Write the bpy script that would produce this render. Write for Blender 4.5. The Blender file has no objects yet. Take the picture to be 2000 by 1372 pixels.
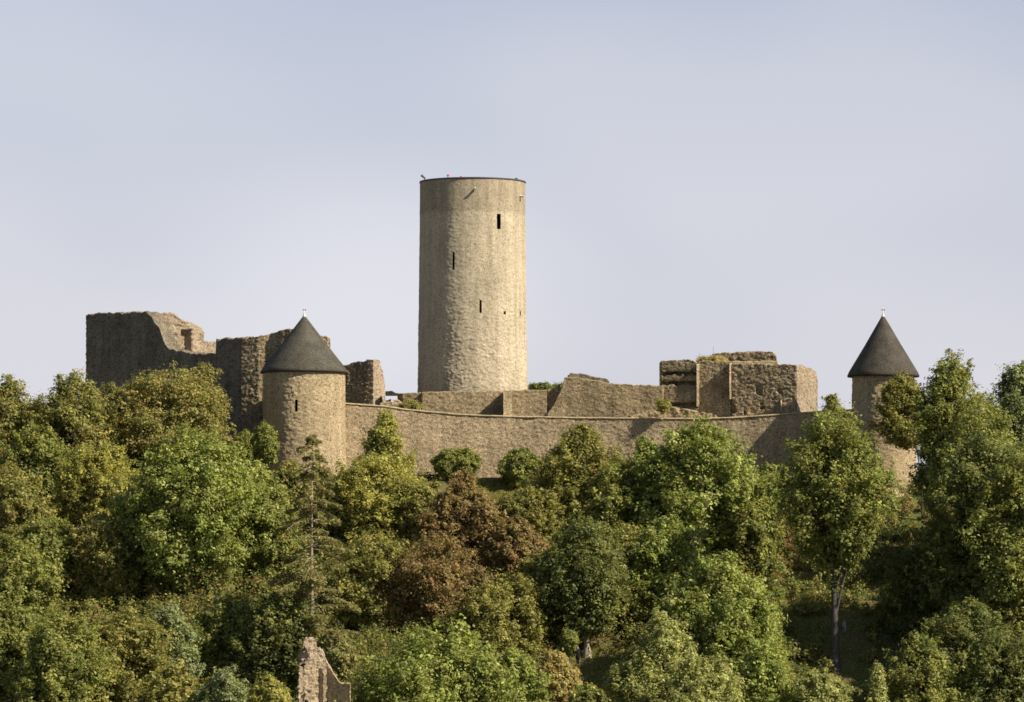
import bpy, bmesh, math
import numpy as np
from mathutils import Vector

# ------------------------------------------------------------------ camera, sky, sun
SC = bpy.context.scene
C = SC.collection
D = 400.0                      # camera stands 400 m from the keep, across the valley
PITCH = math.radians(3.0)
F = 8000.0                     # focal length in photo pixels (photo 2000 px wide)
cam_d = bpy.data.cameras.new('camera'); cam = bpy.data.objects.new('camera', cam_d); C.objects.link(cam)
cam.location = (0, -D, 0); cam.rotation_euler = (math.radians(90) + PITCH, 0, 0)
cam_d.sensor_width = 36; cam_d.lens = 144; cam_d.clip_start = 1; cam_d.clip_end = 12000
SC.camera = cam
SUN_AZ, SUN_EL = 117.0, 38.0   # azimuth clockwise from +Y
w = bpy.data.worlds.new("World"); SC.world = w; w.use_nodes = True
nt = w.node_tree; N = nt.nodes; L = nt.links
bg = N['Background']; bg.inputs[1].default_value = 0.075
sky = N.new('ShaderNodeTexSky'); sky.sky_type = 'NISHITA'; sky.sun_disc = False
sky.sun_elevation = math.radians(SUN_EL); sky.sun_rotation = math.radians(SUN_AZ)
sky.altitude = 600; sky.air_density = 0.8; sky.dust_density = 1.2; sky.ozone_density = 1.0
tc = N.new('ShaderNodeTexCoord')
sep = N.new('ShaderNodeSeparateXYZ'); L.new(tc.outputs['Generated'], sep.inputs[0])
mp = N.new('ShaderNodeMapping'); mp.inputs['Scale'].default_value = (5, 5, 9); mp.inputs['Location'].default_value = (1.35, 0.3, 0.4)
L.new(tc.outputs['Generated'], mp.inputs[0])
cl = N.new('ShaderNodeTexNoise'); cl.inputs['Scale'].default_value = 1.6; cl.inputs['Detail'].default_value = 1.5; cl.inputs['Roughness'].default_value = .45
L.new(mp.outputs[0], cl.inputs[0])
lo = N.new('ShaderNodeMapRange'); lo.interpolation_type = 'SMOOTHSTEP'      # thin haze layer, thickest at the horizon
lo.inputs['From Min'].default_value = -0.02; lo.inputs['From Max'].default_value = 0.34
lo.inputs['To Min'].default_value = 0.92; lo.inputs['To Max'].default_value = 0.0
L.new(sep.outputs['Z'], lo.inputs['Value'])
cr = N.new('ShaderNodeMapRange'); cr.interpolation_type = 'SMOOTHSTEP'
cr.inputs['From Min'].default_value = 0.42; cr.inputs['From Max'].default_value = 0.68
cr.inputs['To Min'].default_value = 0.0; cr.inputs['To Max'].default_value = 0.38
L.new(cl.outputs[0], cr.inputs['Value'])
ms = N.new('ShaderNodeMath'); ms.operation = 'MULTIPLY'; L.new(cr.outputs[0], ms.inputs[0]); L.new(lo.outputs[0], ms.inputs[1])
m1 = N.new('ShaderNodeMix'); m1.data_type = 'RGBA'; m1.inputs['B'].default_value = (6.2, 6.05, 6.75, 1)
L.new(lo.outputs[0], m1.inputs['Factor']); L.new(sky.outputs[0], m1.inputs['A'])
m2 = N.new('ShaderNodeMix'); m2.data_type = 'RGBA'; m2.inputs['B'].default_value = (7.6, 7.35, 7.7, 1)
L.new(ms.outputs[0], m2.inputs['Factor']); L.new(m1.outputs['Result'], m2.inputs['A'])
# one soft bright cloud patch low in the sky
cdir = Vector(((720 - 1000) / F, math.cos(PITCH), math.sin(PITCH) + (686 - 600) / F)).normalized()
vd = N.new('ShaderNodeVectorMath'); vd.operation = 'SUBTRACT'; vd.inputs[1].default_value = cdir; L.new(tc.outputs['Generated'], vd.inputs[0])
vs = N.new('ShaderNodeVectorMath'); vs.operation = 'MULTIPLY'; vs.inputs[1].default_value = (.8, .8, 1.15); L.new(vd.outputs[0], vs.inputs[0])
vl = N.new('ShaderNodeVectorMath'); vl.operation = 'LENGTH'; L.new(vs.outputs[0], vl.inputs[0])
cm = N.new('ShaderNodeMapRange'); cm.interpolation_type = 'SMOOTHERSTEP'; cm.inputs['From Min'].default_value = 0.0; cm.inputs['From Max'].default_value = .062
cm.inputs['To Min'].default_value = .5; cm.inputs['To Max'].default_value = 0.0; L.new(vl.outputs['Value'], cm.inputs['Value'])
m3 = N.new('ShaderNodeMix'); m3.data_type = 'RGBA'; m3.inputs['B'].default_value = (8.0, 7.9, 8.4, 1)
L.new(cm.outputs[0], m3.inputs['Factor']); L.new(m2.outputs['Result'], m3.inputs['A']); L.new(m3.outputs['Result'], bg.inputs[0])
sd = bpy.data.lights.new('sun', 'SUN'); sd.energy = 5.0; sd.angle = math.radians(0.5); sd.color = (1.0, 0.91, 0.76)
so = bpy.data.objects.new('sun', sd); C.objects.link(so)
az, el = math.radians(SUN_AZ), math.radians(SUN_EL)
sdir = Vector((math.sin(az) * math.cos(el), math.cos(az) * math.cos(el), math.sin(el)))
so.rotation_euler = sdir.to_track_quat('Z', 'Y').to_euler()
so.location = (60, -40, 80)
SC.view_settings.view_transform = 'Standard'; SC.view_settings.look = 'None'
SC.view_settings.exposure = 0.55; SC.view_settings.gamma = 1
SC.render.engine = 'CYCLES'
SC.cycles.max_bounces = 5; SC.cycles.diffuse_bounces = 3; SC.cycles.transmission_bounces = 3
SC.cycles.pixel_filter_type = 'BLACKMAN_HARRIS'; SC.cycles.filter_width = 1.6

# ------------------------------------------------------------------ helpers
RNG = np.random.default_rng(11)
cp, sp = math.cos(PITCH), math.sin(PITCH)
def P(px, py, Y):
    """world point that the photo shows at pixel (px, py) when it stands at depth Y"""
    rx = (px - 1000) / F; u = (686 - py) / F
    ry = cp - u * sp; rz = sp + u * cp
    s = (Y + D) / ry
    return np.array((rx * s, Y, rz * s))
def PX(px, Y): return P(px, 700, Y)[0]
def PZ(py, Y): return P(1000, py, Y)[2]

def sstep(a, b, x):
    t = np.clip((np.asarray(x, float) - a) / (b - a), 0, 1); return t * t * (3 - 2 * t)

def hash3(i, j, k, seed=0):
    h = (i.astype(np.int64) * 374761393 + j.astype(np.int64) * 668265263 + k.astype(np.int64) * 2147483647 + seed * 974711) & 0xFFFFFFFF
    h = ((h ^ (h >> 13)) * 1274126177) & 0xFFFFFFFF
    h = (h ^ (h >> 16)) & 0xFFFFFFFF
    h = (h * 2246822519) & 0xFFFFFFFF
    h = h ^ (h >> 15)
    return (h & 0xFFFFFF) / float(0x1000000)
def vnoise(p, seed=0):
    p = np.asarray(p, float); i = np.floor(p).astype(np.int64); f = p - i; f = f * f * (3 - 2 * f); r = 0
    for a in (0, 1):
        for b in (0, 1):
            for c in (0, 1):
                wgt = (f[:, 0] if a else 1 - f[:, 0]) * (f[:, 1] if b else 1 - f[:, 1]) * (f[:, 2] if c else 1 - f[:, 2])
                r = r + wgt * hash3(i[:, 0] + a, i[:, 1] + b, i[:, 2] + c, seed)
    return r * 2 - 1
def fbm(p, seed=0, o=3):
    r = 0; a = 1; s = 0
    for q in range(o):
        r = r + a * vnoise(np.asarray(p) * 2 ** q, seed + q); s += a; a *= .5
    return r / s
def worley(p, seed=0):
    i = np.floor(p).astype(np.int64); best = np.full(len(p), 9.); val = np.zeros(len(p))
    for a in (-1, 0, 1):
        for b in (-1, 0, 1):
            for c in (-1, 0, 1):
                q = i + (a, b, c)
                pt = q + np.stack([hash3(q[:, 0], q[:, 1], q[:, 2], seed + s) for s in (1, 2, 3)], 1)
                d = ((pt - p) ** 2).sum(1); m = d < best
                best[m] = d[m]; val[m] = hash3(q[:, 0], q[:, 1], q[:, 2], seed + 7)[m]
    return np.sqrt(best), val
def stones(p, cell, seed=0):
    f, v = worley(np.asarray(p) / np.array((cell, cell, cell * .6)), seed)
    return (1 - np.clip(f / .75, 0, 1) ** 2) * .8 + (v - .5) * 1.0 - .4

def setp(o, **k):
    for a, b in k.items():
        if b is not None: o[a] = b
    return o
def root(name, loc, label, cat, group=None):
    o = bpy.data.objects.new(name, None); C.objects.link(o); o.location = loc; o.empty_display_size = .5
    return setp(o, label=label, category=cat, group=group)
def world_loc(o):
    v = Vector(o.location)
    while o.parent: o = o.parent; v = v + Vector(o.location)
    return v
def mk(name, verts, faces, mat, parent=None, smooth=False, col=None):
    """faces: (n,4) or (n,3) int array, or python list"""
    verts = np.asarray(verts, dtype=np.float32)
    if parent is not None: verts = verts - np.array(world_loc(parent), dtype=np.float32)
    me = bpy.data.meshes.new(name)
    if isinstance(faces, np.ndarray):
        n, k = faces.shape
        me.vertices.add(len(verts)); me.vertices.foreach_set('co', verts.ravel())
        me.loops.add(n * k); me.loops.foreach_set('vertex_index', faces.astype(np.int32).ravel())
        me.polygons.add(n); me.polygons.foreach_set('loop_start', np.arange(0, n * k, k, dtype=np.int32))
        me.update(calc_edges=True)
    else:
        me.from_pydata([tuple(map(float, v)) for v in verts], [], [tuple(map(int, f)) for f in faces]); me.update()
    if smooth: me.polygons.foreach_set('use_smooth', np.ones(len(me.polygons), dtype=bool))
    if col is not None:
        a = me.color_attributes.new('leaf', 'FLOAT_COLOR', 'POINT'); a.data.foreach_set('color', col.astype(np.float32).ravel())
    me.materials.append(mat)
    o = bpy.data.objects.new(name, me); C.objects.link(o)
    if parent is not None: o.parent = parent
    return o

# ------------------------------------------------------------------ materials
def newmat(name, rough=.9, spec=.15):
    m = bpy.data.materials.new(name); m.use_nodes = True; b = m.node_tree.nodes['Principled BSDF']
    b.inputs['Roughness'].default_value = rough; b.inputs['Specular IOR Level'].default_value = spec
    return m, m.node_tree.nodes, m.node_tree.links, b
def ramp(N, stops):
    r = N.new('ShaderNodeValToRGB'); e = r.color_ramp.elements
    while len(e) < len(stops): e.new(.5)
    for x, (p, c) in zip(e, stops): x.position = p; x.color = (*c, 1)
    return r
def stone_mat(name, cols, mortar, cell=.34, patch=(.75, 1.15), mort_w=.07, bump=.6, lich=None, band=None, pit=.5):
    m, N, L, b = newmat(name, .93, .1)
    g = N.new('ShaderNodeNewGeometry'); mp = N.new('ShaderNodeMapping'); mp.inputs['Scale'].default_value = (1 / cell, 1 / cell, 1.7 / cell)
    L.new(g.outputs['Position'], mp.inputs[0])
    dn = N.new('ShaderNodeTexNoise'); dn.inputs['Scale'].default_value = .9; L.new(mp.outputs[0], dn.inputs[0])
    ad = N.new('ShaderNodeVectorMath'); ad.operation = 'MULTIPLY_ADD'; ad.inputs[1].default_value = (.4, .4, .4)
    L.new(dn.outputs['Color'], ad.inputs[0]); L.new(mp.outputs[0], ad.inputs[2])
    v = N.new('ShaderNodeTexVoronoi'); L.new(ad.outputs[0], v.inputs[0])
    ve = N.new('ShaderNodeTexVoronoi'); ve.feature = 'DISTANCE_TO_EDGE'; L.new(ad.outputs[0], ve.inputs[0])
    sp_ = N.new('ShaderNodeSeparateColor'); L.new(v.outputs['Color'], sp_.inputs[0])
    r = ramp(N, [(i / max(1, len(cols) - 1), c) for i, c in enumerate(cols)]); r.color_ramp.interpolation = 'CONSTANT' if len(cols) > 4 else 'LINEAR'
    L.new(sp_.outputs[0], r.inputs[0])
    mr = N.new('ShaderNodeMapRange'); mr.inputs['From Min'].default_value = mort_w * .4; mr.inputs['From Max'].default_value = mort_w * 1.7
    L.new(ve.outputs['Distance'], mr.inputs['Value'])
    mx = N.new('ShaderNodeMix'); mx.data_type = 'RGBA'; mx.inputs['A'].default_value = (*mortar, 1)
    L.new(mr.outputs[0], mx.inputs['Factor']); L.new(r.outputs[0], mx.inputs['B'])
    # weathering: broad patches and fine grain
    n1 = N.new('ShaderNodeTexNoise'); n1.inputs['Scale'].default_value = .45; n1.inputs['Detail'].default_value = 6; n1.inputs['Roughness'].default_value = .65
    L.new(g.outputs['Position'], n1.inputs[0])
    r1 = N.new('ShaderNodeMapRange'); r1.inputs['From Min'].default_value = .3; r1.inputs['From Max'].default_value = .7
    r1.inputs['To Min'].default_value = patch[0]; r1.inputs['To Max'].default_value = patch[1]; L.new(n1.outputs[0], r1.inputs['Value'])
    n2 = N.new('ShaderNodeTexNoise'); n2.inputs['Scale'].default_value = 7; n2.inputs['Detail'].default_value = 3; L.new(g.outputs['Position'], n2.inputs[0])
    r2 = N.new('ShaderNodeMapRange'); r2.inputs['From Min'].default_value = .3; r2.inputs['From Max'].default_value = .7
    r2.inputs['To Min'].default_value = .82; r2.inputs['To Max'].default_value = 1.16; L.new(n2.outputs[0], r2.inputs['Value'])
    mp5 = N.new('ShaderNodeMapping'); mp5.inputs['Scale'].default_value = (1.5, 1.5, .13); L.new(g.outputs['Position'], mp5.inputs[0])
    n5 = N.new('ShaderNodeTexNoise'); n5.inputs['Scale'].default_value = 1; n5.inputs['Detail'].default_value = 5; n5.inputs['Roughness'].default_value = .65; L.new(mp5.outputs[0], n5.inputs[0])
    r5 = N.new('ShaderNodeMapRange'); r5.inputs['From Min'].default_value = .36; r5.inputs['From Max'].default_value = .6; r5.inputs['To Min'].default_value = .80; r5.inputs['To Max'].default_value = 1.06; L.new(n5.outputs[0], r5.inputs['Value'])
    m5 = N.new('ShaderNodeMath'); m5.operation = 'MULTIPLY'; L.new(r1.outputs[0], m5.inputs[0]); L.new(r5.outputs[0], m5.inputs[1])
    mu = N.new('ShaderNodeMath'); mu.operation = 'MULTIPLY'; L.new(m5.outputs[0], mu.inputs[0]); L.new(r2.outputs[0], mu.inputs[1])
    vm = N.new('ShaderNodeVectorMath'); vm.operation = 'SCALE'; L.new(mx.outputs['Result'], vm.inputs[0]); L.new(mu.outputs[0], vm.inputs['Scale'])
    n4 = N.new('ShaderNodeTexNoise'); n4.inputs['Scale'].default_value = 4.2; n4.inputs['Detail'].default_value = 2.5; n4.inputs['Roughness'].default_value = .75; L.new(g.outputs['Position'], n4.inputs[0])
    r4 = N.new('ShaderNodeMapRange'); r4.inputs['From Min'].default_value = .54; r4.inputs['From Max'].default_value = .66; r4.inputs['To Min'].default_value = 1.06; r4.inputs['To Max'].default_value = pit
    L.new(n4.outputs[0], r4.inputs['Value'])
    v4 = N.new('ShaderNodeVectorMath'); v4.operation = 'SCALE'; L.new(vm.outputs[0], v4.inputs[0]); L.new(r4.outputs[0], v4.inputs['Scale'])
    out = v4.outputs[0]
    if lich:
        n3 = N.new('ShaderNodeTexNoise'); n3.inputs['Scale'].default_value = 1.1; n3.inputs['Detail'].default_value = 7; n3.inputs['Roughness'].default_value = .7
        L.new(g.outputs['Position'], n3.inputs[0])
        r3 = N.new('ShaderNodeMapRange'); r3.inputs['From Min'].default_value = .53; r3.inputs['From Max'].default_value = .66; r3.inputs['To Max'].default_value = lich[3]
        L.new(n3.outputs[0], r3.inputs['Value'])
        ml = N.new('ShaderNodeMix'); ml.data_type = 'RGBA'; ml.inputs['B'].default_value = (*lich[:3], 1)
        L.new(r3.outputs[0], ml.inputs['Factor']); L.new(out, ml.inputs['A']); out = ml.outputs['Result']
    if band:  # newer, browner masonry above height z0 (uneven joint)
        z0, c = band
        s = N.new('ShaderNodeSeparateXYZ'); L.new(g.outputs['Position'], s.inputs[0])
        ma = N.new('ShaderNodeMath'); ma.operation = 'MULTIPLY_ADD'; ma.inputs[1].default_value = 1.6; L.new(n1.outputs[0], ma.inputs[0]); L.new(s.outputs['Z'], ma.inputs[2])
        rb = N.new('ShaderNodeMapRange'); rb.inputs['From Min'].default_value = z0 + .6; rb.inputs['From Max'].default_value = z0 + .95; rb.inputs['To Max'].default_value = .62
        L.new(ma.outputs[0], rb.inputs['Value'])
        mb = N.new('ShaderNodeMix'); mb.data_type = 'RGBA'; mb.blend_type = 'MULTIPLY'; mb.inputs['B'].default_value = (*c, 1)
        L.new(rb.outputs[0], mb.inputs['Factor']); L.new(out, mb.inputs['A']); out = mb.outputs['Result']
    L.new(out, b.inputs['Base Color'])
    sm0 = N.new('ShaderNodeMath'); sm0.operation = 'MULTIPLY_ADD'; sm0.inputs[1].default_value = .8; L.new(r4.outputs[0], sm0.inputs[0]); L.new(mr.outputs[0], sm0.inputs[2])
    sm = N.new('ShaderNodeMath'); sm.operation = 'MULTIPLY_ADD'; sm.inputs[1].default_value = .5
    L.new(n2.outputs[0], sm.inputs[0]); L.new(sm0.outputs[0], sm.inputs[2])
    bp = N.new('ShaderNodeBump'); bp.inputs['Strength'].default_value = bump; bp.inputs['Distance'].default_value = .065
    L.new(sm.outputs[0], bp.inputs['Height']); L.new(bp.outputs[0], b.inputs['Normal'])
    return m
M_keep = stone_mat('keep_stone', [(.50, .415, .29), (.37, .305, .205), (.56, .47, .335), (.43, .36, .245), (.53, .445, .31), (.33, .27, .185)], (.54, .455, .32), .36, (.86, 1.12), .05, .45, pit=.72,
                   band=(35.0, (.66, .64, .62)))
M_turret = stone_mat('turret_rubble', [(0.645, 0.493, 0.297), (0.407, 0.307, 0.182), (0.740, 0.597, 0.366), (0.532, 0.406, 0.240), (0.700, 0.538, 0.324), (0.461, 0.348, 0.205)], (0.700, 0.538, 0.319), .36, (.85, 1.12), .06, .9)
M_ring = stone_mat('ring_wall_rubble', [(0.527, 0.387, 0.243), (0.707, 0.537, 0.333), (0.292, 0.218, 0.145), (0.610, 0.459, 0.274), (0.740, 0.611, 0.386), (0.402, 0.296, 0.189)], (0.692, 0.524, 0.322), .36, (.8, 1.12), .05, 1.0)
M_ward = stone_mat('ward_rubble', [(0.536, 0.401, 0.234), (0.349, 0.261, 0.154), (0.669, 0.522, 0.309), (0.442, 0.344, 0.194), (0.723, 0.559, 0.343), (0.389, 0.292, 0.173)], (0.562, 0.427, 0.245), .40, (.68, 1.15), .05, 1.0, lich=(.23, .19, .07, .5))
M_bast = stone_mat('bastion_rubble', [(0.456, 0.330, 0.195), (0.676, 0.482, 0.282), (0.205, 0.152, 0.095), (0.550, 0.399, 0.231), (0.740, 0.688, 0.426), (0.283, 0.206, 0.125)], (0.315, 0.228, 0.139), .40, (.6, 1.25), .05, 1.0, lich=(.20, .185, .07, .6))
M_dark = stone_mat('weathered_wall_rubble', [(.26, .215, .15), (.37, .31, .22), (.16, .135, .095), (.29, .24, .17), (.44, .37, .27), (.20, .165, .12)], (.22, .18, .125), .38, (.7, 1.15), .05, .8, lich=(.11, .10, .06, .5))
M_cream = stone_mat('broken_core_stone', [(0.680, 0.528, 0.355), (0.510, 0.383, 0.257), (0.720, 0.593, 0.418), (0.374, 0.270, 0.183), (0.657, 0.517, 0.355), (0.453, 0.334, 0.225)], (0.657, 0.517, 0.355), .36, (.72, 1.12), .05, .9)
M_cope = stone_mat('coping_stone', [(0.499, 0.386, 0.230), (0.413, 0.319, 0.189), (0.533, 0.420, 0.262), (0.447, 0.353, 0.213)], (0.447, 0.353, 0.213), .5, (.8, 1.12), .04, .4)
def simple(name, col, rough=.8, var=.2, scale=3, spec=.2, bump=0, metallic=0):
    m, N, L, b = newmat(name, rough, spec); b.inputs['Metallic'].default_value = metallic
    g = N.new('ShaderNodeNewGeometry'); n = N.new('ShaderNodeTexNoise'); n.inputs['Scale'].default_value = scale; n.inputs['Detail'].default_value = 5
    L.new(g.outputs['Position'], n.inputs[0])
    r = ramp(N, [(.3, tuple(c * (1 - var) for c in col)), (.7, tuple(c * (1 + var) for c in col))]); L.new(n.outputs[0], r.inputs[0]); L.new(r.outputs[0], b.inputs['Base Color'])
    if bump:
        bp = N.new('ShaderNodeBump'); bp.inputs['Strength'].default_value = bump; bp.inputs['Distance'].default_value = .03; L.new(n.outputs[0], bp.inputs['Height']); L.new(bp.outputs[0], b.inputs['Normal'])
    return m
def slate(name, col):
    m, N, L, b = newmat(name, .75, .18); g = N.new('ShaderNodeNewGeometry'); sx = N.new('ShaderNodeSeparateXYZ'); L.new(g.outputs['Position'], sx.inputs[0])
    mp = N.new('ShaderNodeMapping'); mp.inputs['Scale'].default_value = (3.4, 3.4, 3.0); L.new(g.outputs['Position'], mp.inputs[0])
    v = N.new('ShaderNodeTexVoronoi'); L.new(mp.outputs[0], v.inputs[0]); sc = N.new('ShaderNodeSeparateColor'); L.new(v.outputs['Color'], sc.inputs[0])
    n = N.new('ShaderNodeTexNoise'); n.inputs['Scale'].default_value = .8; n.inputs['Detail'].default_value = 6; L.new(g.outputs['Position'], n.inputs[0])
    ad = N.new('ShaderNodeMath'); ad.operation = 'MULTIPLY_ADD'; ad.inputs[1].default_value = .55; L.new(sc.outputs[0], ad.inputs[0]); L.new(n.outputs[0], ad.inputs[2])
    r = ramp(N, [(.40, tuple(c * .55 for c in col)), (.72, col), (.95, tuple(c * 1.6 for c in col))]); L.new(ad.outputs[0], r.inputs[0]); L.new(r.outputs[0], b.inputs['Base Color'])
    w = N.new('ShaderNodeMath'); w.operation = 'FRACT'; mm = N.new('ShaderNodeMath'); mm.operation = 'MULTIPLY'; mm.inputs[1].default_value = 3.6
    L.new(sx.outputs['Z'], mm.inputs[0]); L.new(mm.outputs[0], w.inputs[0]); s2 = N.new('ShaderNodeMath'); s2.operation = 'ADD'; L.new(w.outputs[0], s2.inputs[0]); L.new(sc.outputs[1], s2.inputs[1])
    bp = N.new('ShaderNodeBump'); bp.inputs['Strength'].default_value = .8; bp.inputs['Distance'].default_value = .035; L.new(s2.outputs[0], bp.inputs['Height']); L.new(bp.outputs[0], b.inputs['Normal'])
    return m
M_slate = slate('slate_roof', (.072, .065, .049)); M_slate2 = slate('slate_roof_brown', (.060, .052, .040))
M_eave = simple('eave_board', (.035, .03, .027), .8)
M_lead = simple('lead_cap', (.62, .58, .52), .5, .1, 3, .4)
M_iron = simple('dark_iron', (.10, .09, .11), .6)
M_rim = simple('metal_rim', (.085, .07, .085), .55, .2, 2)
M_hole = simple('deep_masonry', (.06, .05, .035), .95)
M_bark = simple('bark', (.10, .08, .062), .95, .35, 5, .05, .5)
M_bark2 = simple('grey_bark', (.085, .075, .068), .95, .35, 4, .05, .5)
M_pale = simple('pale_bark', (.30, .25, .17), .95, .3, 5, .05, .4)
# leaves
M_leaf, N_, L_, b_ = newmat('foliage', .6, .22)
at = N_.new('ShaderNodeAttribute'); at.attribute_name = 'leaf'; L_.new(at.outputs['Color'], b_.inputs['Base Color'])
tr = N_.new('ShaderNodeBsdfTranslucent'); hs = N_.new('ShaderNodeHueSaturation'); hs.inputs['Saturation'].default_value = 1.15; hs.inputs['Value'].default_value = 1.2
L_.new(at.outputs['Color'], hs.inputs['Color']); L_.new(hs.outputs[0], tr.inputs[0])
mxs = N_.new('ShaderNodeMixShader'); mxs.inputs[0].default_value = .42
L_.new(b_.outputs[0], mxs.inputs[1]); L_.new(tr.outputs[0], mxs.inputs[2]); L_.new(mxs.outputs[0], N_['Material Output'].inputs[0])

# ------------------------------------------------------------------ terrain
RW = [(640, -5.0), (800, -4.4), (1000, -4.0), (1150, -4.5), (1300, -5.5), (1450, -6.8), (1560, -7.8), (1700, -9.2)]
RWX = [PX(a, b) for a, b in RW]; RWY = [b for a, b in RW]
def ground(x, y):
    x = np.asarray(x, float); y = np.asarray(y, float)
    front = 8.2 - 0.46 * np.clip(-11 - y, 0, None)
    valley = -38 + 3 * np.sin(x * .01)
    front = np.where(front < valley + 6, valley + 6 * np.exp(-(valley + 6 - front) / 6.0), front)
    near = sstep(-300, -390, y) * 36.3
    back = -26 * sstep(22, 110, y)
    side = -14 * sstep(55, 190, np.abs(x)) * sstep(-60, -12, y) * sstep(110, 20, y)
    wy = np.interp(x, RWX, RWY)
    inside = 6.0 * sstep(1.6, 5.0, y - wy) * sstep(-22, -18, x) * sstep(36, 32, x) * sstep(24, 18, y)
    knob = .9 * np.sin(x * .21 + 1) * np.cos(y * .17) * sstep(-10, -22, y)
    far = 55 * sstep(900, 2600, np.hypot(x, y)) * (.55 + .45 * np.sin(np.arctan2(y, x) * 7))
    return front + near + back + side + inside + knob + far * 0.35
def build_terrain():
    xs = np.concatenate([-np.geomspace(60, 6000, 40)[::-1], np.linspace(-58, 58, 117), np.geomspace(60, 6000, 40)])
    ys = np.concatenate([-np.geomspace(120, 6000, 50)[::-1], np.linspace(-118, 60, 179), np.geomspace(62, 6000, 40)])
    X, Y = np.meshgrid(xs, ys, indexing='ij'); Z = ground(X, Y)
    V = np.stack([X, Y, Z], 2).reshape(-1, 3); nx, ny = X.shape
    i = np.arange(nx - 1)[:, None] * ny + np.arange(ny - 1)[None]
    Fc = np.stack([i, i + ny, i + ny + 1, i + 1], 2).reshape(-1, 4)
    m, N, L, b = newmat('hillside', .95, .05)
    g = N.new('ShaderNodeNewGeometry'); n = N.new('ShaderNodeTexNoise'); n.inputs['Scale'].default_value = .35; n.inputs['Detail'].default_value = 8; n.inputs['Roughness'].default_value = .7
    L.new(g.outputs['Position'], n.inputs[0])
    r = ramp(N, [(.3, (.05, .06, .02)), (.45, (.09, .11, .03)), (.56, (.15, .12, .055)), (.7, (.11, .07, .04))]); L.new(n.outputs[0], r.inputs[0]); L.new(r.outputs[0], b.inputs['Base Color'])
    setp(mk('ground', V, Fc, m, smooth=True), kind='structure')
build_terrain()

# ------------------------------------------------------------------ masonry builders
def weld(patches):
    V = []; Q = []; o = 0
    for g in patches:
        m, n = g.shape[:2]; V.append(g.reshape(-1, 3)); i = np.arange(m - 1)[:, None] * n + np.arange(n - 1)[None]
        Q.append(np.stack([i, i + n, i + n + 1, i + 1], 2).reshape(-1, 4) + o); o += m * n
    V = np.concatenate(V); Q = np.concatenate(Q)
    _, idx, inv = np.unique(np.round(V, 4), axis=0, return_index=True, return_inverse=True)
    return V[idx], inv.reshape(-1)[Q]
def vnormals(V, Q):
    a, b, c, d = (V[Q[:, i]] for i in range(4)); n = np.cross(c - a, d - b); R = np.zeros_like(V)
    for i in range(4): np.add.at(R, Q[:, i], n)
    return R / np.maximum(np.linalg.norm(R, axis=1, keepdims=True), 1e-9)
def rough(V, nrm, amp, cell, big=.0, seed=0, carve=None):
    d = amp * stones(V, cell, seed)
    if big: d = d + big * fbm(V / 1.7, seed + 20, 3)
    if carve is not None: d = d - carve(V)
    return V + nrm * d[:, None]
def wall(name, pts, zbot, mat, parent=None, thick=(0, 1.2), res=.12, amp=.05, cell=.36, big=.04, rag=.12, seed=0, carve=None, capz=0):
    """solid masonry along pts=[(px, py_top, Y)..]; thick = offset vector to the back face"""
    W = [P(px, py, Y) for px, py, Y in pts]
    S = [W[0]]
    for a, b in zip(W[:-1], W[1:]):
        l = np.hypot(b[0] - a[0], b[1] - a[1]); k = max(1, int(round(l / res)))
        for q in range(1, k + 1): S.append(a + (b - a) * q / k)
    S = np.array(S); th = np.array(thick, float); tl = np.hypot(*th); nt_ = max(2, int(round(tl / res)))
    def top(i, t):
        x, y = S[i, 0] + th[0] * t, S[i, 1] + th[1] * t
        q = np.stack([x, y, np.zeros_like(x)], -1).reshape(-1, 3)
        z = S[i, 2] + (rag * fbm(q / .7, seed + 50, 3) + rag * .6 * (np.round(hash3(np.floor(q[:, 0] / .4), np.floor(q[:, 1] / .4), q[:, 0] * 0, seed)) - .5)).reshape(x.shape) + capz
        return np.stack([x, y, z], -1)
    n = len(S) - 1
    per = [(i, 0.) for i in range(n + 1)] + [(n, t / nt_) for t in range(1, nt_ + 1)] + [(i, 1.) for i in range(n - 1, -1, -1)] + [(0, t / nt_) for t in range(nt_ - 1, -1, -1)]
    ii = np.array([p[0] for p in per]); tt = np.array([p[1] for p in per])
    T = top(ii, tt); nv = max(2, int(np.ceil((T[:, 2].max() - zbot) / res)))
    v = np.linspace(0, 1, nv + 1)[None, :, None]
    B = T.copy(); B[:, 2] = zbot
    side = B[:, None] * (1 - v) + T[:, None] * v
    I, TT = np.meshgrid(np.arange(n + 1), np.linspace(0, 1, nt_ + 1), indexing='ij')
    tp = top(I.ravel(), TT.ravel()).reshape(n + 1, nt_ + 1, 3)
    V, Q = weld([side, tp]); nr = vnormals(V, Q)
    # orientation: the front should look towards -thick
    f = np.abs(nr[:, 2]) < .4; s = (nr[f, :2] * -th).sum(1); q = (V[f, :2] - (S[:, :2].mean(0) + th / 2)); 
    if (q * nr[f, :2]).sum() < 0: Q = Q[:, ::-1]; nr = -nr
    V = rough(V, nr, amp, cell, big, seed, carve)
    return mk(name, V, np.ascontiguousarray(Q), mat, parent)
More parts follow.
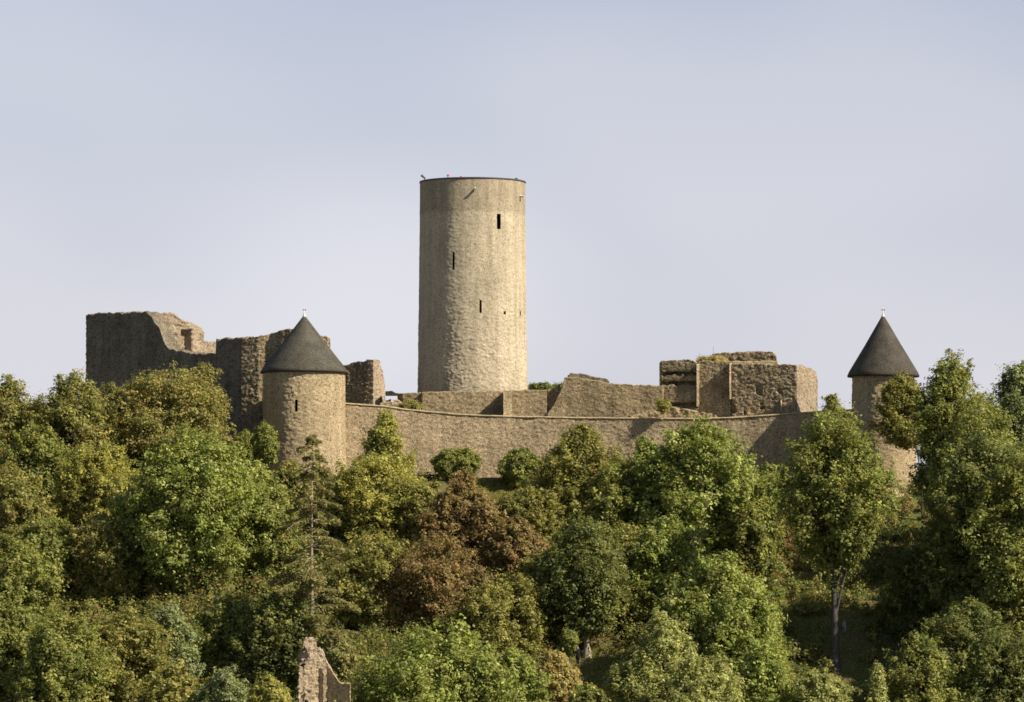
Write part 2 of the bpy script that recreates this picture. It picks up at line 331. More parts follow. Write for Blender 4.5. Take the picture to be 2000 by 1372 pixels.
def drum(name, cx, cy, prof, mat, parent, res=.1, amp=.03, cell=.34, big=.03, seed=0, holes=(), hole_mat=None, damp=None):
    """round masonry shell; prof = [(z, r)..]; holes = [(angle, z0, z1, halfwidth, label)] cut as real openings with a recess part"""
    z0, z1 = prof[0][0], prof[-1][0]; R = max(r for _, r in prof)
    na = int(2 * math.pi * R / res); nz = int((z1 - z0) / res)
    A = np.linspace(0, 2 * math.pi, na, endpoint=False); Z = np.linspace(z0, z1, nz + 1)
    r = np.interp(Z, [p[0] for p in prof], [p[1] for p in prof])
    AA, ZZ = np.meshgrid(A, Z, indexing='ij'); RR = np.broadcast_to(r, AA.shape)
    V = np.stack([cx + RR * np.sin(AA), cy - RR * np.cos(AA), ZZ], -1).reshape(-1, 3)
    nrm = np.stack([np.sin(AA), -np.cos(AA), 0 * AA], -1).reshape(-1, 3)
    d = amp * stones(V, cell, seed) + big * fbm(V / 1.6, seed + 9, 3)
    if damp is not None: d = d * damp(V)
    V = V + nrm * d[:, None]
    i = (np.arange(na)[:, None] * (nz + 1) + np.arange(nz)[None]); j = ((np.arange(na) + 1) % na)[:, None] * (nz + 1) + np.arange(nz)[None]
    Q = np.stack([i, j, j + 1, i + 1], 2)
    keep = np.ones(Q.shape[:2], bool); am = (A + math.pi / na)[:, None]; zm = ((Z[:-1] + Z[1:]) / 2)[None]
    for (a, h0, h1, hw, lab) in holes:
        da = (am - a + math.pi) % (2 * math.pi) - math.pi
        keep &= ~((np.abs(da) * R < hw) & (zm > h0) & (zm < h1))
    o = mk(name, V, Q[keep], mat, parent)
    for (a, h0, h1, hw, lab) in holes:
        rr = np.interp((h0 + h1) / 2, [p[0] for p in prof], [p[1] for p in prof])
        n = np.array((math.sin(a), -math.cos(a), 0)); t = np.array((math.cos(a), math.sin(a), 0)); up = np.array((0, 0, 1.))
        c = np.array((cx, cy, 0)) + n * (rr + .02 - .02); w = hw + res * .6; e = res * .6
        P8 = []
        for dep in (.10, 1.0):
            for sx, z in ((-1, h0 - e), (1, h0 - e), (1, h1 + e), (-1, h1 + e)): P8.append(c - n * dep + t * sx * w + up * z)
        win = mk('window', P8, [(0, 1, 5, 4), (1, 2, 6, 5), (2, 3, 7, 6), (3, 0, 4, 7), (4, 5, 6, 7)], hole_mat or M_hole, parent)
        if lab: win['label'] = lab
    return o
def lathe(name, cx, cy, prof, mat, parent, n=96, smooth=True):
    A = np.linspace(0, 2 * math.pi, n, endpoint=False); V = []
    for r, z in prof: V.append(np.stack([cx + r * np.sin(A), cy - r * np.cos(A), np.full(n, z)], 1))
    V = np.concatenate(V); k = len(prof); Q = []
    for q in range(k - 1):
        for i in range(n): j = (i + 1) % n; Q.append((q * n + i, q * n + j, (q + 1) * n + j, (q + 1) * n + i))
    o = mk(name, V, np.array(Q), mat, parent)
    if smooth: o.data.polygons.foreach_set('use_smooth', np.ones(len(o.data.polygons), bool))
    return o
def tubes(segs, n=6):
    """segs: list of (p0, p1, r0, r1) -> verts, quads"""
    V = []; Q = []; o = 0
    for p0, p1, r0, r1 in segs:
        p0 = np.asarray(p0, float); p1 = np.asarray(p1, float); d = p1 - p0; d = d / (np.linalg.norm(d) + 1e-9)
        u = np.cross(d, (0, 0, 1.)) if abs(d[2]) < .9 else np.cross(d, (1., 0, 0)); u /= np.linalg.norm(u); v = np.cross(d, u)
        for k in range(n):
            a = 2 * math.pi * k / n; V.append(p0 + r0 * (math.cos(a) * u + math.sin(a) * v))
        for k in range(n):
            a = 2 * math.pi * k / n; V.append(p1 + r1 * (math.cos(a) * u + math.sin(a) * v))
        for k in range(n): j = (k + 1) % n; Q.append((o + k, o + j, o + n + j, o + n + k))
        o += 2 * n
    return np.array(V), np.array(Q)

# ------------------------------------------------------------------ the keep
def ang(px, cx, r): return math.asin((px - cx) / r)
def build_keep():
    Y = 8.0; c = P(923, 600, Y); cx = c[0]; s = (D + Y) / F
    zt, zb = PZ(357, Y), 12.0
    k = root('round_keep', (cx, Y, zb), 'tall round cream stone keep with narrow slit windows rising above the castle', 'tower')
    def h(px, p0, p1, hw, lab=None): a = ang(px, 923, 105); yy = Y - 105 * s * math.cos(a); return (a % (2 * math.pi), PZ(p1, yy), PZ(p0, yy), hw, lab)
    holes = [h(975, 418, 448, .20, 'widest slit window near the top'), h(887, 493, 527, .13, 'tall slit window near the shaded side'),
             h(940, 587, 612, .11, 'slit window in the lower half'), h(986, 608, 615, .13, 'small square opening'), h(1016, 608, 617, .12, 'small opening close to the right edge')]
    def damp(V): return .55 + .9 * sstep(30, 20, V[:, 2]) - .35 * sstep(34.6, 36, V[:, 2])
    drum('wall', cx, Y, [(zb, 107.5 * s), (17, 107 * s), (22, 106 * s), (35, 103.5 * s), (zt, 103.3 * s)], M_keep, k, .075, .036, .36, .035, 3, holes, damp=damp)
    R = 103.3 * s
    lathe('metal_rim', cx, Y, [(R - .5, zt - .05), (R - .5, zt + .03), (R - .15, zt + .08), (R + .05, zt + .07), (R + .06, zt - .07), (R - .02, zt - .09)], M_rim, k, 128)
    lathe('roof_deck', cx, Y, [(R - .45, zt - .9), (.02, zt - .8)], M_rim, k, 64)
    for px, py in ((929, 369), (1016.5, 378)):
        a = ang(px, 923, 104); n = np.array((math.sin(a), -math.cos(a), 0)); b = np.array((cx, Y, PZ(py, Y - 5))) + n * (R - .1)
        V, Q = tubes([(b, b + n * .50 + (0, 0, -.12), .13, .11), (b + n * .48 + (0, 0, -.12), b + n * .56 + (0, 0, -.13), .15, .15), (b + n * .56 + (0, 0, -.13), b + n * .57 + (0, 0, -.135), .15, .02)], 10)
        mk('water_spout', V, Q, M_lead, k)
    # floodlight on the left of the rim
    a = ang(826, 923, 103.5); n = np.array((math.sin(a), -math.cos(a), 0)); b = np.array((cx, Y, zt + .12)) + n * (R - .2)
    f = root('floodlight', tuple(b), 'small dark tilted floodlight clamped on the left edge of the keep rim', 'floodlight')
    V, Q = tubes([(b, b + (0, 0, .16), .05, .05)], 8); mk('bracket', V, Q, M_iron, f)
    e = b + np.array((-.30, -.05, .42)); st = b + np.array((.05, 0, .12))
    V, Q = tubes([(st, e, .09, .12)], 12); mk('lamp_body', V, np.concatenate([Q, [[0, 11, 10, 9]]]), M_iron, f)
    V, Q = tubes([(e, e + (e - st) * .12, .15, .15)], 12); mk('lamp_rim', V, Q, M_iron, f)
    return cx, Y, R, zt
KX, KY, KR, KZ = build_keep()

# ------------------------------------------------------------------ people (skinned bodies)
def skin(name, verts, edges, radii, mat, parent, rootv=0, sub=1):
    off = world_loc(parent)
    me = bpy.data.meshes.new(name); me.from_pydata([tuple(Vector(v) - off) for v in verts], edges, [])
    tmp = bpy.data.objects.new(name, me); C.objects.link(tmp)
    md = tmp.modifiers.new('skin', 'SKIN'); md.use_smooth_shade = True
    for i, r in enumerate(radii): me.skin_vertices[0].data[i].radius = (r, r) if not isinstance(r, tuple) else r; me.skin_vertices[0].data[i].use_root = (i == rootv)
    sb = tmp.modifiers.new('sub', 'SUBSURF'); sb.levels = sub; sb.render_levels = sub
    dg = bpy.context.evaluated_depsgraph_get(); dg.update()
    m2 = bpy.data.meshes.new_from_object(tmp.evaluated_get(dg)); bpy.data.objects.remove(tmp)
    m2.materials.clear(); m2.materials.append(mat)
    o = bpy.data.objects.new(name, m2); C.objects.link(o); o.parent = parent; return o
def person(loc, face, label, top_mat, leg_mat, hair_mat, hat_mat=None, h=1.7, hand_up=False, bulk=1.0):
    x, y, z = loc; r = root('person', loc, label, 'person'); s = h / 1.7
    f = np.array((math.sin(face), -math.cos(face), 0)); sd_ = np.array((math.cos(face), math.sin(face), 0))
    def p(a, b, c): return tuple(np.array(loc) + (f * a + sd_ * b + np.array((0, 0, c))) * s)
    skinm = simple('skin', (.45, .27, .18), .6)
    # body in one surface: pelvis, spine, head, arms with hands, legs
    v = [p(0, 0, .93), p(0, 0, 1.12), p(0, 0, 1.34), p(.01, 0, 1.46), p(.03, 0, 1.58), p(.035, 0, 1.66)]
    e = [(0, 1), (1, 2), (2, 3), (3, 4), (4, 5)]; rd = [.13, .115, .125, .055, .09, .075]
    for q in (-1, 1):
        n = len(v); hz = (.95 if not (hand_up and q > 0) else 1.12)
        v += [p(0, q * .18, 1.38), p(-.02, q * .23, 1.12), p(.12 if hand_up else .06, q * .22, hz), p(.2 if hand_up else .09, q * .2, hz - (.02 if hand_up else .1)), p(.26 if hand_up else .1, q * .19, hz - (.02 if hand_up else .17))]
        e += [(2, n), (n, n + 1), (n + 1, n + 2), (n + 2, n + 3), (n + 3, n + 4)]; rd += [.06, .045, .033, .04, .022]
        n = len(v); v += [p(0, q * .09, .86), p(.02, q * .1, .48), p(-.02, q * .1, .09), p(.13, q * .11, .03)]
        e += [(0, n), (n, n + 1), (n + 1, n + 2), (n + 2, n + 3)]; rd += [.085, .058, .042, .035]
    skin('body', v, e, [q * s for q in rd], skinm, r)
    # face: nose, ears, eyes
    nz = p(.13, 0, 1.60); V, Q = tubes([(p(.10, 0, 1.63), nz, .012, .02), (nz, p(.10, 0, 1.585), .02, .008)], 6); mk('nose', V, Q, skinm, r)
    for q in (-1, 1):
        V, Q = tubes([(p(.105, q * .035, 1.625), p(.125, q * .035, 1.625), .014, .008)], 6); mk('eye', V, Q, M_iron, r)
        V, Q = tubes([(p(.02, q * .085, 1.62), p(.02, q * .098, 1.60), .03, .02)], 6); mk('ear', V, Q, skinm, r)
    # clothes
    v = [p(0, 0, .86), p(0, 0, 1.1), p(0, 0, 1.33), p(.0, 0, 1.44)]; e = [(0, 1), (1, 2), (2, 3)]; rd = [.165 * bulk, .145 * bulk, .155 * bulk, .085]
    for q in (-1, 1):
        n = len(v); hz = (.99 if not (hand_up and q > 0) else 1.12)
        v += [p(0, q * .19, 1.38), p(-.02, q * .24, 1.12), p(.10 if hand_up else .05, q * .225, hz)]; e += [(2, n), (n, n + 1), (n + 1, n + 2)]; rd += [.078 * bulk, .066 * bulk, .054 * bulk]
    if bulk > 1: v.append(p(0, 0, .62)); e.append((0, len(v) - 1)); rd.append(.19 * bulk)
    skin('jacket', v, e, [q * s for q in rd], top_mat, r)
    v = [p(0, 0, .93)]; e = []; rd = [.14]
    for q in (-1, 1):
        n = len(v); v += [p(0, q * .095, .84), p(.02, q * .1, .48), p(-.02, q * .1, .1)]; e += [(0, n), (n, n + 1), (n + 1, n + 2)]; rd += [.1, .075, .062]
    skin('trousers', v, e, [q * s for q in rd], leg_mat, r)
    v = [p(-.03, 0, 1.60), p(-.01, 0, 1.70), p(.05, 0, 1.715)]
    skin('hair', v, [(0, 1), (1, 2)], [.105 * s, .095 * s, .055 * s], hair_mat, r)
    if hat_mat:
        V, Q = tubes([(p(.01, 0, 1.66), p(.01, 0, 1.73), .125, .11), (p(.01, 0, 1.73), p(.01, 0, 1.775), .11, .02), (p(.08, 0, 1.68), p(.2, 0, 1.665), .07, .06)], 12); mk('cap', V, Q, hat_mat, r)
    return r
M_black = simple('black_cloth', (.012, .010, .014), .9)
M_red = simple('red_cloth', (.55, .06, .08), .8)
M_blue = simple('blue_cloth', (.07, .09, .16), .8)
M_jean = simple('denim', (.05, .06, .10), .9)
M_hair = simple('dark_hair', (.02, .014, .01), .7)
M_lav = simple('lavender_cloth', (.36, .32, .36), .8)
def on_keep(px, pytop, label, cloth, hat=None, hh=1.7):
    a = ang(px, 923, 103.5); r = KR - .55; x = KX + r * math.sin(a); y = KY - r * math.cos(a)
    zz = PZ(pytop, y) - hh * 1.02
    person((x, y, zz), a, label, cloth, M_jean, M_hair, hat, hh)
on_keep(871, 341.5, 'person in red cap and jacket at the keep rim, left of the other', M_red, M_red)
on_keep(899, 345, 'person in red just showing above the keep rim right of the other red cap', M_red, M_red)
on_keep(1017.5, 348.5, 'person in blue showing above the far right of the keep rim', M_blue, M_blue)

# ------------------------------------------------------------------ turrets with cone roofs
def turret(px, Y, rtop, rbot, py_body_bot, py_eave, re_, py_apex, mat, slate, label, seed, holes=(), pole=16):
    s = (D + Y) / F; x = PX(px, Y); ze = PZ(py_eave, Y); zb = PZ(py_body_bot, Y) - 3.5; za = PZ(py_apex, Y)
    t = root('round_turret', (x, Y, zb), label, 'turret')
    hl = []
    for hp, p0, p1, hw in holes:
        a = ang(hp, px, rtop); yy = Y - rtop * s * math.cos(a); hl.append((a % (2 * math.pi), PZ(p1, yy), PZ(p0, yy), hw, None))
    drum('wall', x, Y, [(zb, rbot * s), (ze - 8, (rtop + .35 * (rbot - rtop)) * s), (ze + .2, rtop * s)], mat, t, .085, .045, .34, .05, seed, hl)
    R = re_ * s
    roof = lathe('roof', x, Y, [(R - .02, ze - .02), (R, ze + .08), (R * .955, ze + .42), (R * .5, ze + (za - ze) * .52), (.17, za - .12), (.1, za)], slate, t, 128)
    lathe('eave', x, Y, [(rtop * s - .3, ze - .05), (R - .01, ze - .10), (R + .02, ze - .0), (R + .01, ze + .07)], M_eave, roof, 128)
    f = lathe('finial', x, Y, [(.16, za - .12), (.15, za - .02), (.07, za + .18), (.035, za + .3), (.022, za + pole * s), (.0, za + pole * s + .02)], M_lead, t, 16)
    zz = za + (pole - 5) * s
    V = []; 
    q = .045; P8 = []
    for a, b, c in ((-.16, -.02, -.03), (.20, -.02, -.03), (.20, .02, -.03), (-.16, .02, -.03), (-.16, -.02, .05), (.14, -.02, .09), (.14, .02, .09), (-.16, .02, .05)): P8.append((x + a, Y + b, zz + c))
    mk('vane', P8, [(0, 1, 5, 4), (1, 2, 6, 5), (2, 3, 7, 6), (3, 0, 4, 7), (4, 5, 6, 7), (0, 3, 2, 1)], M_iron, f)
    return t
turret(594, -6.0, 80, 84, 915, 728, 85, 617, M_turret, M_slate, 'left round turret with dark grey cone roof at the end of the ring wall', 31, [(583.5, 782, 805, .15)])
turret(1725, -11.5, 60.5, 68, 1005, 735, 70, 617, M_turret, M_slate2, 'right round turret with dark brownish cone roof half hidden by a tree', 47)

# ------------------------------------------------------------------ ring wall and other walls
rw = root('ring_wall', (0, -6, 7), 'long curved brown rubble ring wall with pale coping below the keep', 'wall')
rwp = [(660, 787, -5.1), (745, 793.5, -4.7), (800, 801, -4.4), (900, 810, -4.1), (1000, 814, -4.0), (1150, 816.5, -4.5), (1300, 818, -5.5), (1380, 818, -6.2), (1450, 815, -6.8), (1560, 807, -7.8), (1680, 800, -9.5)]
wall('wall', rwp, 5.5, M_ring, rw, (0, 1.3), .11, .05, .34, .05, .03, 5)
wall('coping', [(a, b - 3.2, c - .10) for a, b, c in rwp], 0, M_cope, rw, (0, 1.45), .12, .02, .5, .02, .02, 6) if False else None
# coping: a low course of pale slabs following the wall top
def strip_course(name, pts, h, proud, thick, mat, parent, seed=0, res=.12):
    W = np.array([P(a, b, c) for a, b, c in pts]); S = [W[0]]
    for a, b in zip(W[:-1], W[1:]):
        k = max(1, int(np.hypot(*(b - a)[:2]) / res))
        for q in range(1, k + 1): S.append(a + (b - a) * q / k)
    S = np.array(S); n = len(S)
    jit = .025 * fbm(S * np.array((1.4, 0, 0)), seed, 3)[:, None]
    def ln(dy, dz): return np.stack([S[:, 0], S[:, 1] + dy + jit[:, 0], S[:, 2] + dz + jit[:, 0]], 1)
    G = np.stack([ln(-proud, -h), ln(-proud, 0), ln(thick * .5, .06), ln(thick, 0), ln(thick, -h), ln(-proud, -h)], 1)
    V, Q = weld([G]); nr = vnormals(V, Q); V = V + nr * (.02 * stones(V, .5, seed))[:, None]
    f = nr[:, 1] < -.5
    if (V[f, 1].mean() if f.any() else 0) > V[:, 1].mean(): Q = Q[:, ::-1]
    return mk(name, V, np.ascontiguousarray(Q), mat, parent)
strip_course('coping', [(a, b - .8, c) for a, b, c in rwp], .13, .07, 1.4, M_cope, rw, 8)

# great shaded wall on the left
gw = root('ruined_wall', (PX(320, 6), 6, 6), 'high dark shaded curtain wall with a broken stepped top at the far left', 'wall')
gp = [(168, 616, 13), (185, 613, 12.3), (240, 612, 10), (285, 610, 8.0), (297, 622, 7.6), (302, 632, 7.4), (311, 640, 7), (318, 662, 6.7), (326, 681, 6.4), (350, 686, 5.4), (375, 691, 4.4), (421, 692, 2.6), (423, 663, 2.5), (447, 661, 1.5), (474, 659, .4)]
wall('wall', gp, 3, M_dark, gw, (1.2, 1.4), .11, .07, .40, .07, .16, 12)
gq = [(471, 660, .3), (505, 657, -.4), (530, 652, -.5), (550, 646, -1.3), (575, 642, -1.8), (640, 660, -2.4)]
gw2 = root('ruined_wall', (PX(560, 0), -1, 6), 'brown rubble wall rising towards and behind the left cone roof', 'wall')
wall('wall', gq, 3, M_bast, gw2, (.2, 1.2), .09, .055, .34, .05, .12, 13)
# sunlit broken inner wall behind it
def niche(V):
    cx_, cz_ = PX(364, 15), PZ(668, 15)
    a = np.abs(V[:, 0] - cx_) / .42; b = np.abs(V[:, 2] - cz_) / 1.15
    c2 = np.abs(V[:, 0] - PX(340, 14)) / 1.0; d2 = np.abs(V[:, 2] - PZ(640, 14)) / .35
    return .7 * sstep(1.15, .75, np.maximum(a, b)) + .15 * sstep(1.3, .6, np.hypot(c2, d2))
iw = root('ruined_wall', (PX(345, 15), 15, 8), 'sunlit cream broken wall stump with a dark niche behind the high shaded wall', 'wall')
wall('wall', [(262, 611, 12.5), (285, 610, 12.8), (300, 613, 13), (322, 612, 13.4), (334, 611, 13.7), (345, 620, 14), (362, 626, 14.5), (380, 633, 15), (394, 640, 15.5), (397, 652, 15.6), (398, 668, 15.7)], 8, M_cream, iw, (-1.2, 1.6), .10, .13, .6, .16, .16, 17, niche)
iw2 = root('ruined_wall', (PX(412, 17), 17, 8), 'low sunlit cream wall between the niche stump and the dark wall', 'wall')
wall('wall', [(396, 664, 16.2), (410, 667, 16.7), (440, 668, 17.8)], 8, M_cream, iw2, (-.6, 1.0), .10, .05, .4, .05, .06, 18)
# block right of the left turret
bl = root('ruined_wall', (PX(715, 2), 2, 12), 'brown wall stump with a sunlit cream end between left turret and keep', 'wall')
def bcut(V): return .06 * fbm(V / .5, 4, 2)
wall('wall', [(655, 715, 3.6), (676, 713, 3.2), (688, 709, 2.9), (700, 706, 2.6), (715, 704, 2.2), (729, 703, 1.9)], 11.5, M_bast, bl, (.6, 1.6), .08, .06, .34, .05, .12, 21)
wall('end_face', [(729.5, 703, 1.85), (737, 706, 2.5), (743, 714, 3.0), (748, 726, 3.5), (751, 745, 3.8), (752, 775, 3.9), (754, 788, 4.0)], 11.5, M_cream, bl, (-.7, .35), .09, .05, .4, .05, .06, 22)
# low dark lintel over an opening
li = root('stone_arch', (PX(768, 1.5), 1.5, 12), 'low dark stone lintel over an opening beside the cream wall end', 'arch')
V_ = []
wall('lintel', [(753, 764.5, 1.6), (766, 764, 1.5), (772, 768, 1.5), (781, 769, 1.5)], PZ(772.5, 1.5), M_hole, li, (0, 1.4), .1, .03, .3, .02, .02, 23)
wall('pier', [(754, 783, 2.4), (763, 780, 2.4)], 12, M_ward, li, (0, 1), .1, .04, .3, .03, .04, 24)
rb = root('rubble_heap', (PX(765, .5), .5, 12), 'small pale heap of sandy rubble lying on the ring wall behind the coping', 'rubble')
wall('stones', [(742, 789, -.6), (752, 786, -.6), (768, 784, -.6), (776, 781, -.6), (786, 788, -.6), (796, 795, -.6)], 12, M_cope, rb, (0, 1.4), .1, .08, .35, .05, .05, 25)

# inner ward retaining wall
wd = root('retaining_wall', (PX(920, 0), 0, 12), 'low sandy retaining wall with joints running in front of the keep base', 'wall')
wall('wall', [(776, 769, 1.9), (786, 768.5, 1.2), (822, 767, .9)], 11.5, M_ward, wd, (0, 1.2), .1, .05, .4, .05, .05, 26)
wall('wall', [(823.5, 766.5, .35), (870, 765, .2), (920, 764.5, .1), (983, 763.5, .1)], 11.5, M_ward, wd, (0, 1.2), .1, .05, .4, .05, .05, 27)
wall('wall', [(984.5, 763, -1.3), (1030, 762, -1.3), (1068, 763, -1.4)], 11.5, M_ward, wd, (0, 2.2), .1, .05, .4, .05, .05, 28)
wall('wall', [(1069, 762, -.9), (1085, 760, -.9), (1092, 756, -1.0), (1104, 770, -1.1)], 11.5, M_ward, wd, (0, 1.4), .1, .05, .4, .05, .05, 29)
# sloping foot (gives the triangular shadow beside the joint)
def wedge(name, px0, px1, pt, pb, Yt, Yb, back, mat, parent):
    a = P(px0, pt, Yt); b = P(px1, pt, Yt); c = P(px0, pb, Yb); d = P(px1, pb, Yb)
    V = [c, d, b, a, (c[0], back, c[2]), (d[0], back, d[2]), (b[0], back, b[2]), (a[0], back, a[2])]
    return mk(name, V, [(0, 1, 2, 3), (1, 5, 6, 2), (5, 4, 7, 6), (4, 0, 3, 7), (3, 2, 6, 7), (0, 4, 5, 1)], mat, parent)
wedge('buttress', 984, 1000, 764, 815, -1.3, -3.0, 0.2, M_ward, wd)

# upper wall with dark cap, centre right
uw = root('ruined_wall', (PX(1190, -2), -2, 12), 'brown rubble wall with a dark weathered cap between keep and bastion', 'wall')
wall('wall', [(1069, 808, -1.7), (1082, 790, -1.7), (1095, 765, -1.8), (1103, 738, -1.8), (1120, 737, -2.0), (1160, 743, -2.4), (1188, 748, -2.7), (1205, 751, -2.9), (1240, 752.5, -3.2), (1296, 754, -3.8)], 11.5, M_ward, uw, (0, 1.6), .09, .035, .32, .03, .08, 33)
wall('cap', [(1109, 733, -1.0), (1114, 729, -1.0), (1135, 731, -1.1), (1160, 736, -1.3), (1186, 741, -1.5), (1190, 748, -1.5)], PZ(752, -1), M_dark, uw, (0, .9), .1, .06, .4, .05, .07, 34)
sh = root('ruined_wall', (PX(1265, -1), -4, 12), 'steeply sloping rubble bank at the foot of the bastion corner', 'wall')
wall('wall', [(1230, 812, -3.6), (1262, 806, -3.8), (1288, 797, -4.0), (1310, 795, -4.2), (1345, 800, -4.8), (1372, 806, -5.1), (1400, 812, -5.4)], 11.5, M_ward, sh, (0, 1.0), .1, .10, .45, .10, .10, 35)

# bastion
ba = root('bastion', (PX(1440, 0), -2, 12), 'broad brown rubble bastion with pale quoins and three dark recessed bands', 'bastion')
def bands(V):
    r = 0 * V[:, 0]
    for p0, p1, a, b, dp in ((728.5, 733.5, 1280, 1359, .75), (746.5, 753, 1280, 1357, .75), (788, 796, 1308, 1361, .85)):
        wob = .16 * vnoise(V / .3, 3) 
        z0, z1 = PZ(p1, -3), PZ(p0, -3)
        m = sstep(z0 - .05, z0 + .05, V[:, 2] + wob) * sstep(z1 + .05, z1 - .05, V[:, 2] + wob * .6) * sstep(PX(a, -3) - .1, PX(a, -3) + .05, V[:, 0]) * sstep(PX(b, -4) + .1, PX(b, -4) - .05, V[:, 0])
        r = r + dp * m * (V[:, 1] < -1.5)
    return r
def pocks(V):
    n = fbm(V / .8, 77, 3); return .40 * sstep(.22, .45, n) * sstep(1.0, 0, np.abs(V[:, 2] - 15.5) / 2.6)
wall('corbelled_wall', [(1291, 706, -3.2), (1310, 704, -3.5), (1335, 702, -3.9), (1352, 704, -4.2), (1364, 708, -4.4)], 12, M_bast, ba, (0, 4.5), .075, .035, .30, .03, .08, 36, bands)
wall('left_wall', [(1364, 707, -3.6), (1390, 706, -4.0), (1428, 707, -4.6)], 12, M_bast, ba, (0, 4.5), .08, .035, .30, .02, .08, 37)
wall('right_wall', [(1429, 711, -4.9), (1470, 710, -5.5), (1500, 711, -6.0), (1530, 712, -6.5), (1555, 714, -6.9)], 12, M_bast, ba, (0, 4.5), .08, .055, .32, .03, .08, 38, pocks)
wall('sunlit_wall', [(1556, 714, -6.9), (1563, 713, -6.3), (1575, 716, -5.4), (1588, 721, -4.3), (1594, 728, -3.8), (1597, 745, -3.6)], 11, M_cream, ba, (-1.5, 2.2), .09, .06, .42, .06, .08, 39)
wall('quoin', [(1360.5, 712, -4.62), (1365.5, 712, -4.25)], PZ(795, -4.5), M_cream, ba, (0, .6), .07, .04, .3, .03, .03, 40)
wall('quoin', [(1424.5, 709, -5.12), (1429.5, 709, -4.78)], PZ(780, -4.9), M_cream, ba, (0, .5), .07, .03, .3, .02, .03, 41)
wall('quoin', [(1524, 782, -6.72), (1527, 782, -6.5)], PZ(806, -6), M_cope, ba, (0, .4), .07, .03, .3, .02, .03, 42)
wall('upper_wall', [(1392, 693, 2.6), (1400, 691, 2.5), (1430, 689, 2.1), (1470, 688, 1.6), (1508, 687, 1.1), (1516, 694, 1.0), (1518, 706, 1.0)], 15, M_bast, ba, (0, 2), .1, .08, .45, .06, .10, 43)
wall('upper_ledge', [(1428, 706, -2.4), (1500, 705.5, -3.5), (1520, 706, -3.8)], 17, M_cope, ba, (0, 3), .12, .03, .4, .03, .05, 44)
# low terrace wall below the ring wall
tw = root('terrace_wall', (PX(975, -12), -12, 6), 'short low dark terrace wall on the grass below the ring wall', 'wall')
wall('stones', [(940, 936, -11.5), (970, 935, -11.6), (1010, 936, -11.8), (1030, 938, -12)], 5.5, M_dark, tw, (0, .6), .1, .05, .35, .03, .05, 45)

# ruin fragment at the bottom
ru = root('ruined_pillar', (PX(615, -72), -72, -20), 'tall cream ruined wall fragment with a wing wall at the bottom edge', 'ruin')
zb = PZ(1372, -72) - 6
def groove(V):
    x0 = PX(626.5, -72); r = .45 * sstep(.17, .07, np.abs(V[:, 0] - x0)) * sstep(PZ(1305, -72), PZ(1318, -72), V[:, 2])
    n = fbm(V / .7, 90, 3); nx, nz = PX(590, -72), PZ(1284, -72); hol = .7 * sstep(1.1, .6, np.hypot((V[:, 0] - nx) / .45, (V[:, 2] - nz) / .75))
    return r + .45 * sstep(.12, .4, n) * (V[:, 0] < PX(610, -72)) + hol + .12 * (V[:, 0] > PX(612, -72)) * (V[:, 0] < PX(622, -72))
wall('pillar', [(583, 1286, -71.7), (590, 1280, -71.6), (593, 1260, -71.5), (595, 1249, -71.5), (603, 1246, -71.4), (612, 1247, -71.3), (616, 1262, -71.2), (624, 1269, -71.0), (631, 1276, -70.9), (636, 1289, -70.8), (637.5, 1300, -70.7)], zb, M_cream, ru, (0, 1.3), .07, .12, .38, .12, .14, 51, groove)
wall('wing_wall', [(637.5, 1292, -70.3), (645, 1305, -70.5), (655, 1322, -70.8), (664, 1334, -71.0), (684, 1335, -71.6)], zb, M_turret, ru, (0, .9), .08, .06, .36, .04, .03, 52)

# ------------------------------------------------------------------ foliage
PAL = {  # real leaf colours, each with a share
 'green':  [((0.217, 0.250, 0.064), 5), ((0.278, 0.298, 0.081), 4), ((0.148, 0.178, 0.053), 2), ((0.349, 0.298, 0.090), 2)],
 'bright': [((0.270, 0.322, 0.076), 5), ((0.349, 0.378, 0.094), 3), ((0.209, 0.257, 0.067), 3), ((0.437, 0.402, 0.132), 1.5)],
 'pale':   [((0.419, 0.428, 0.146), 4), ((0.336, 0.354, 0.111), 3), ((0.535, 0.511, 0.212), 3), ((0.251, 0.279, 0.082), 2)],
 'olive':  [((0.283, 0.272, 0.077), 5), ((0.359, 0.312, 0.091), 3), ((0.217, 0.222, 0.067), 3), ((0.435, 0.354, 0.111), 1)],
 'yellow': [((0.368, 0.354, 0.088), 5), ((0.485, 0.428, 0.111), 3), ((0.267, 0.279, 0.077), 4), ((0.585, 0.461, 0.128), 1)],
 'ochre':  [((0.315, 0.291, 0.093), 5), ((0.407, 0.340, 0.113), 3), ((0.240, 0.257, 0.079), 4), ((0.391, 0.257, 0.103), 1.5)],
 'mixed':  [((0.270, 0.282, 0.081), 5), ((0.366, 0.305, 0.094), 3), ((0.437, 0.274, 0.105), 1), ((0.209, 0.232, 0.069), 3)],
 'rust':   [((0.299, 0.199, 0.086), 5), ((0.227, 0.166, 0.073), 4), ((0.372, 0.222, 0.101), 2), ((0.244, 0.212, 0.073), 4)],
 'orange': [((0.541, 0.400, 0.149), 4), ((0.452, 0.288, 0.122), 2), ((0.631, 0.528, 0.206), 2), ((0.331, 0.304, 0.103), 4)],
 'blue':   [((0.280, 0.311, 0.133), 5), ((0.362, 0.387, 0.186), 3), ((0.198, 0.236, 0.089), 3)],
 'dark':   [((0.147, 0.177, 0.053), 5), ((0.195, 0.216, 0.065), 4), ((0.108, 0.131, 0.042), 3), ((0.280, 0.255, 0.075), 1.5)],
 'larch':  [((0.281, 0.275, 0.095), 5), ((0.363, 0.321, 0.125), 3), ((0.217, 0.211, 0.082), 3), ((0.434, 0.321, 0.148), 1)],
}
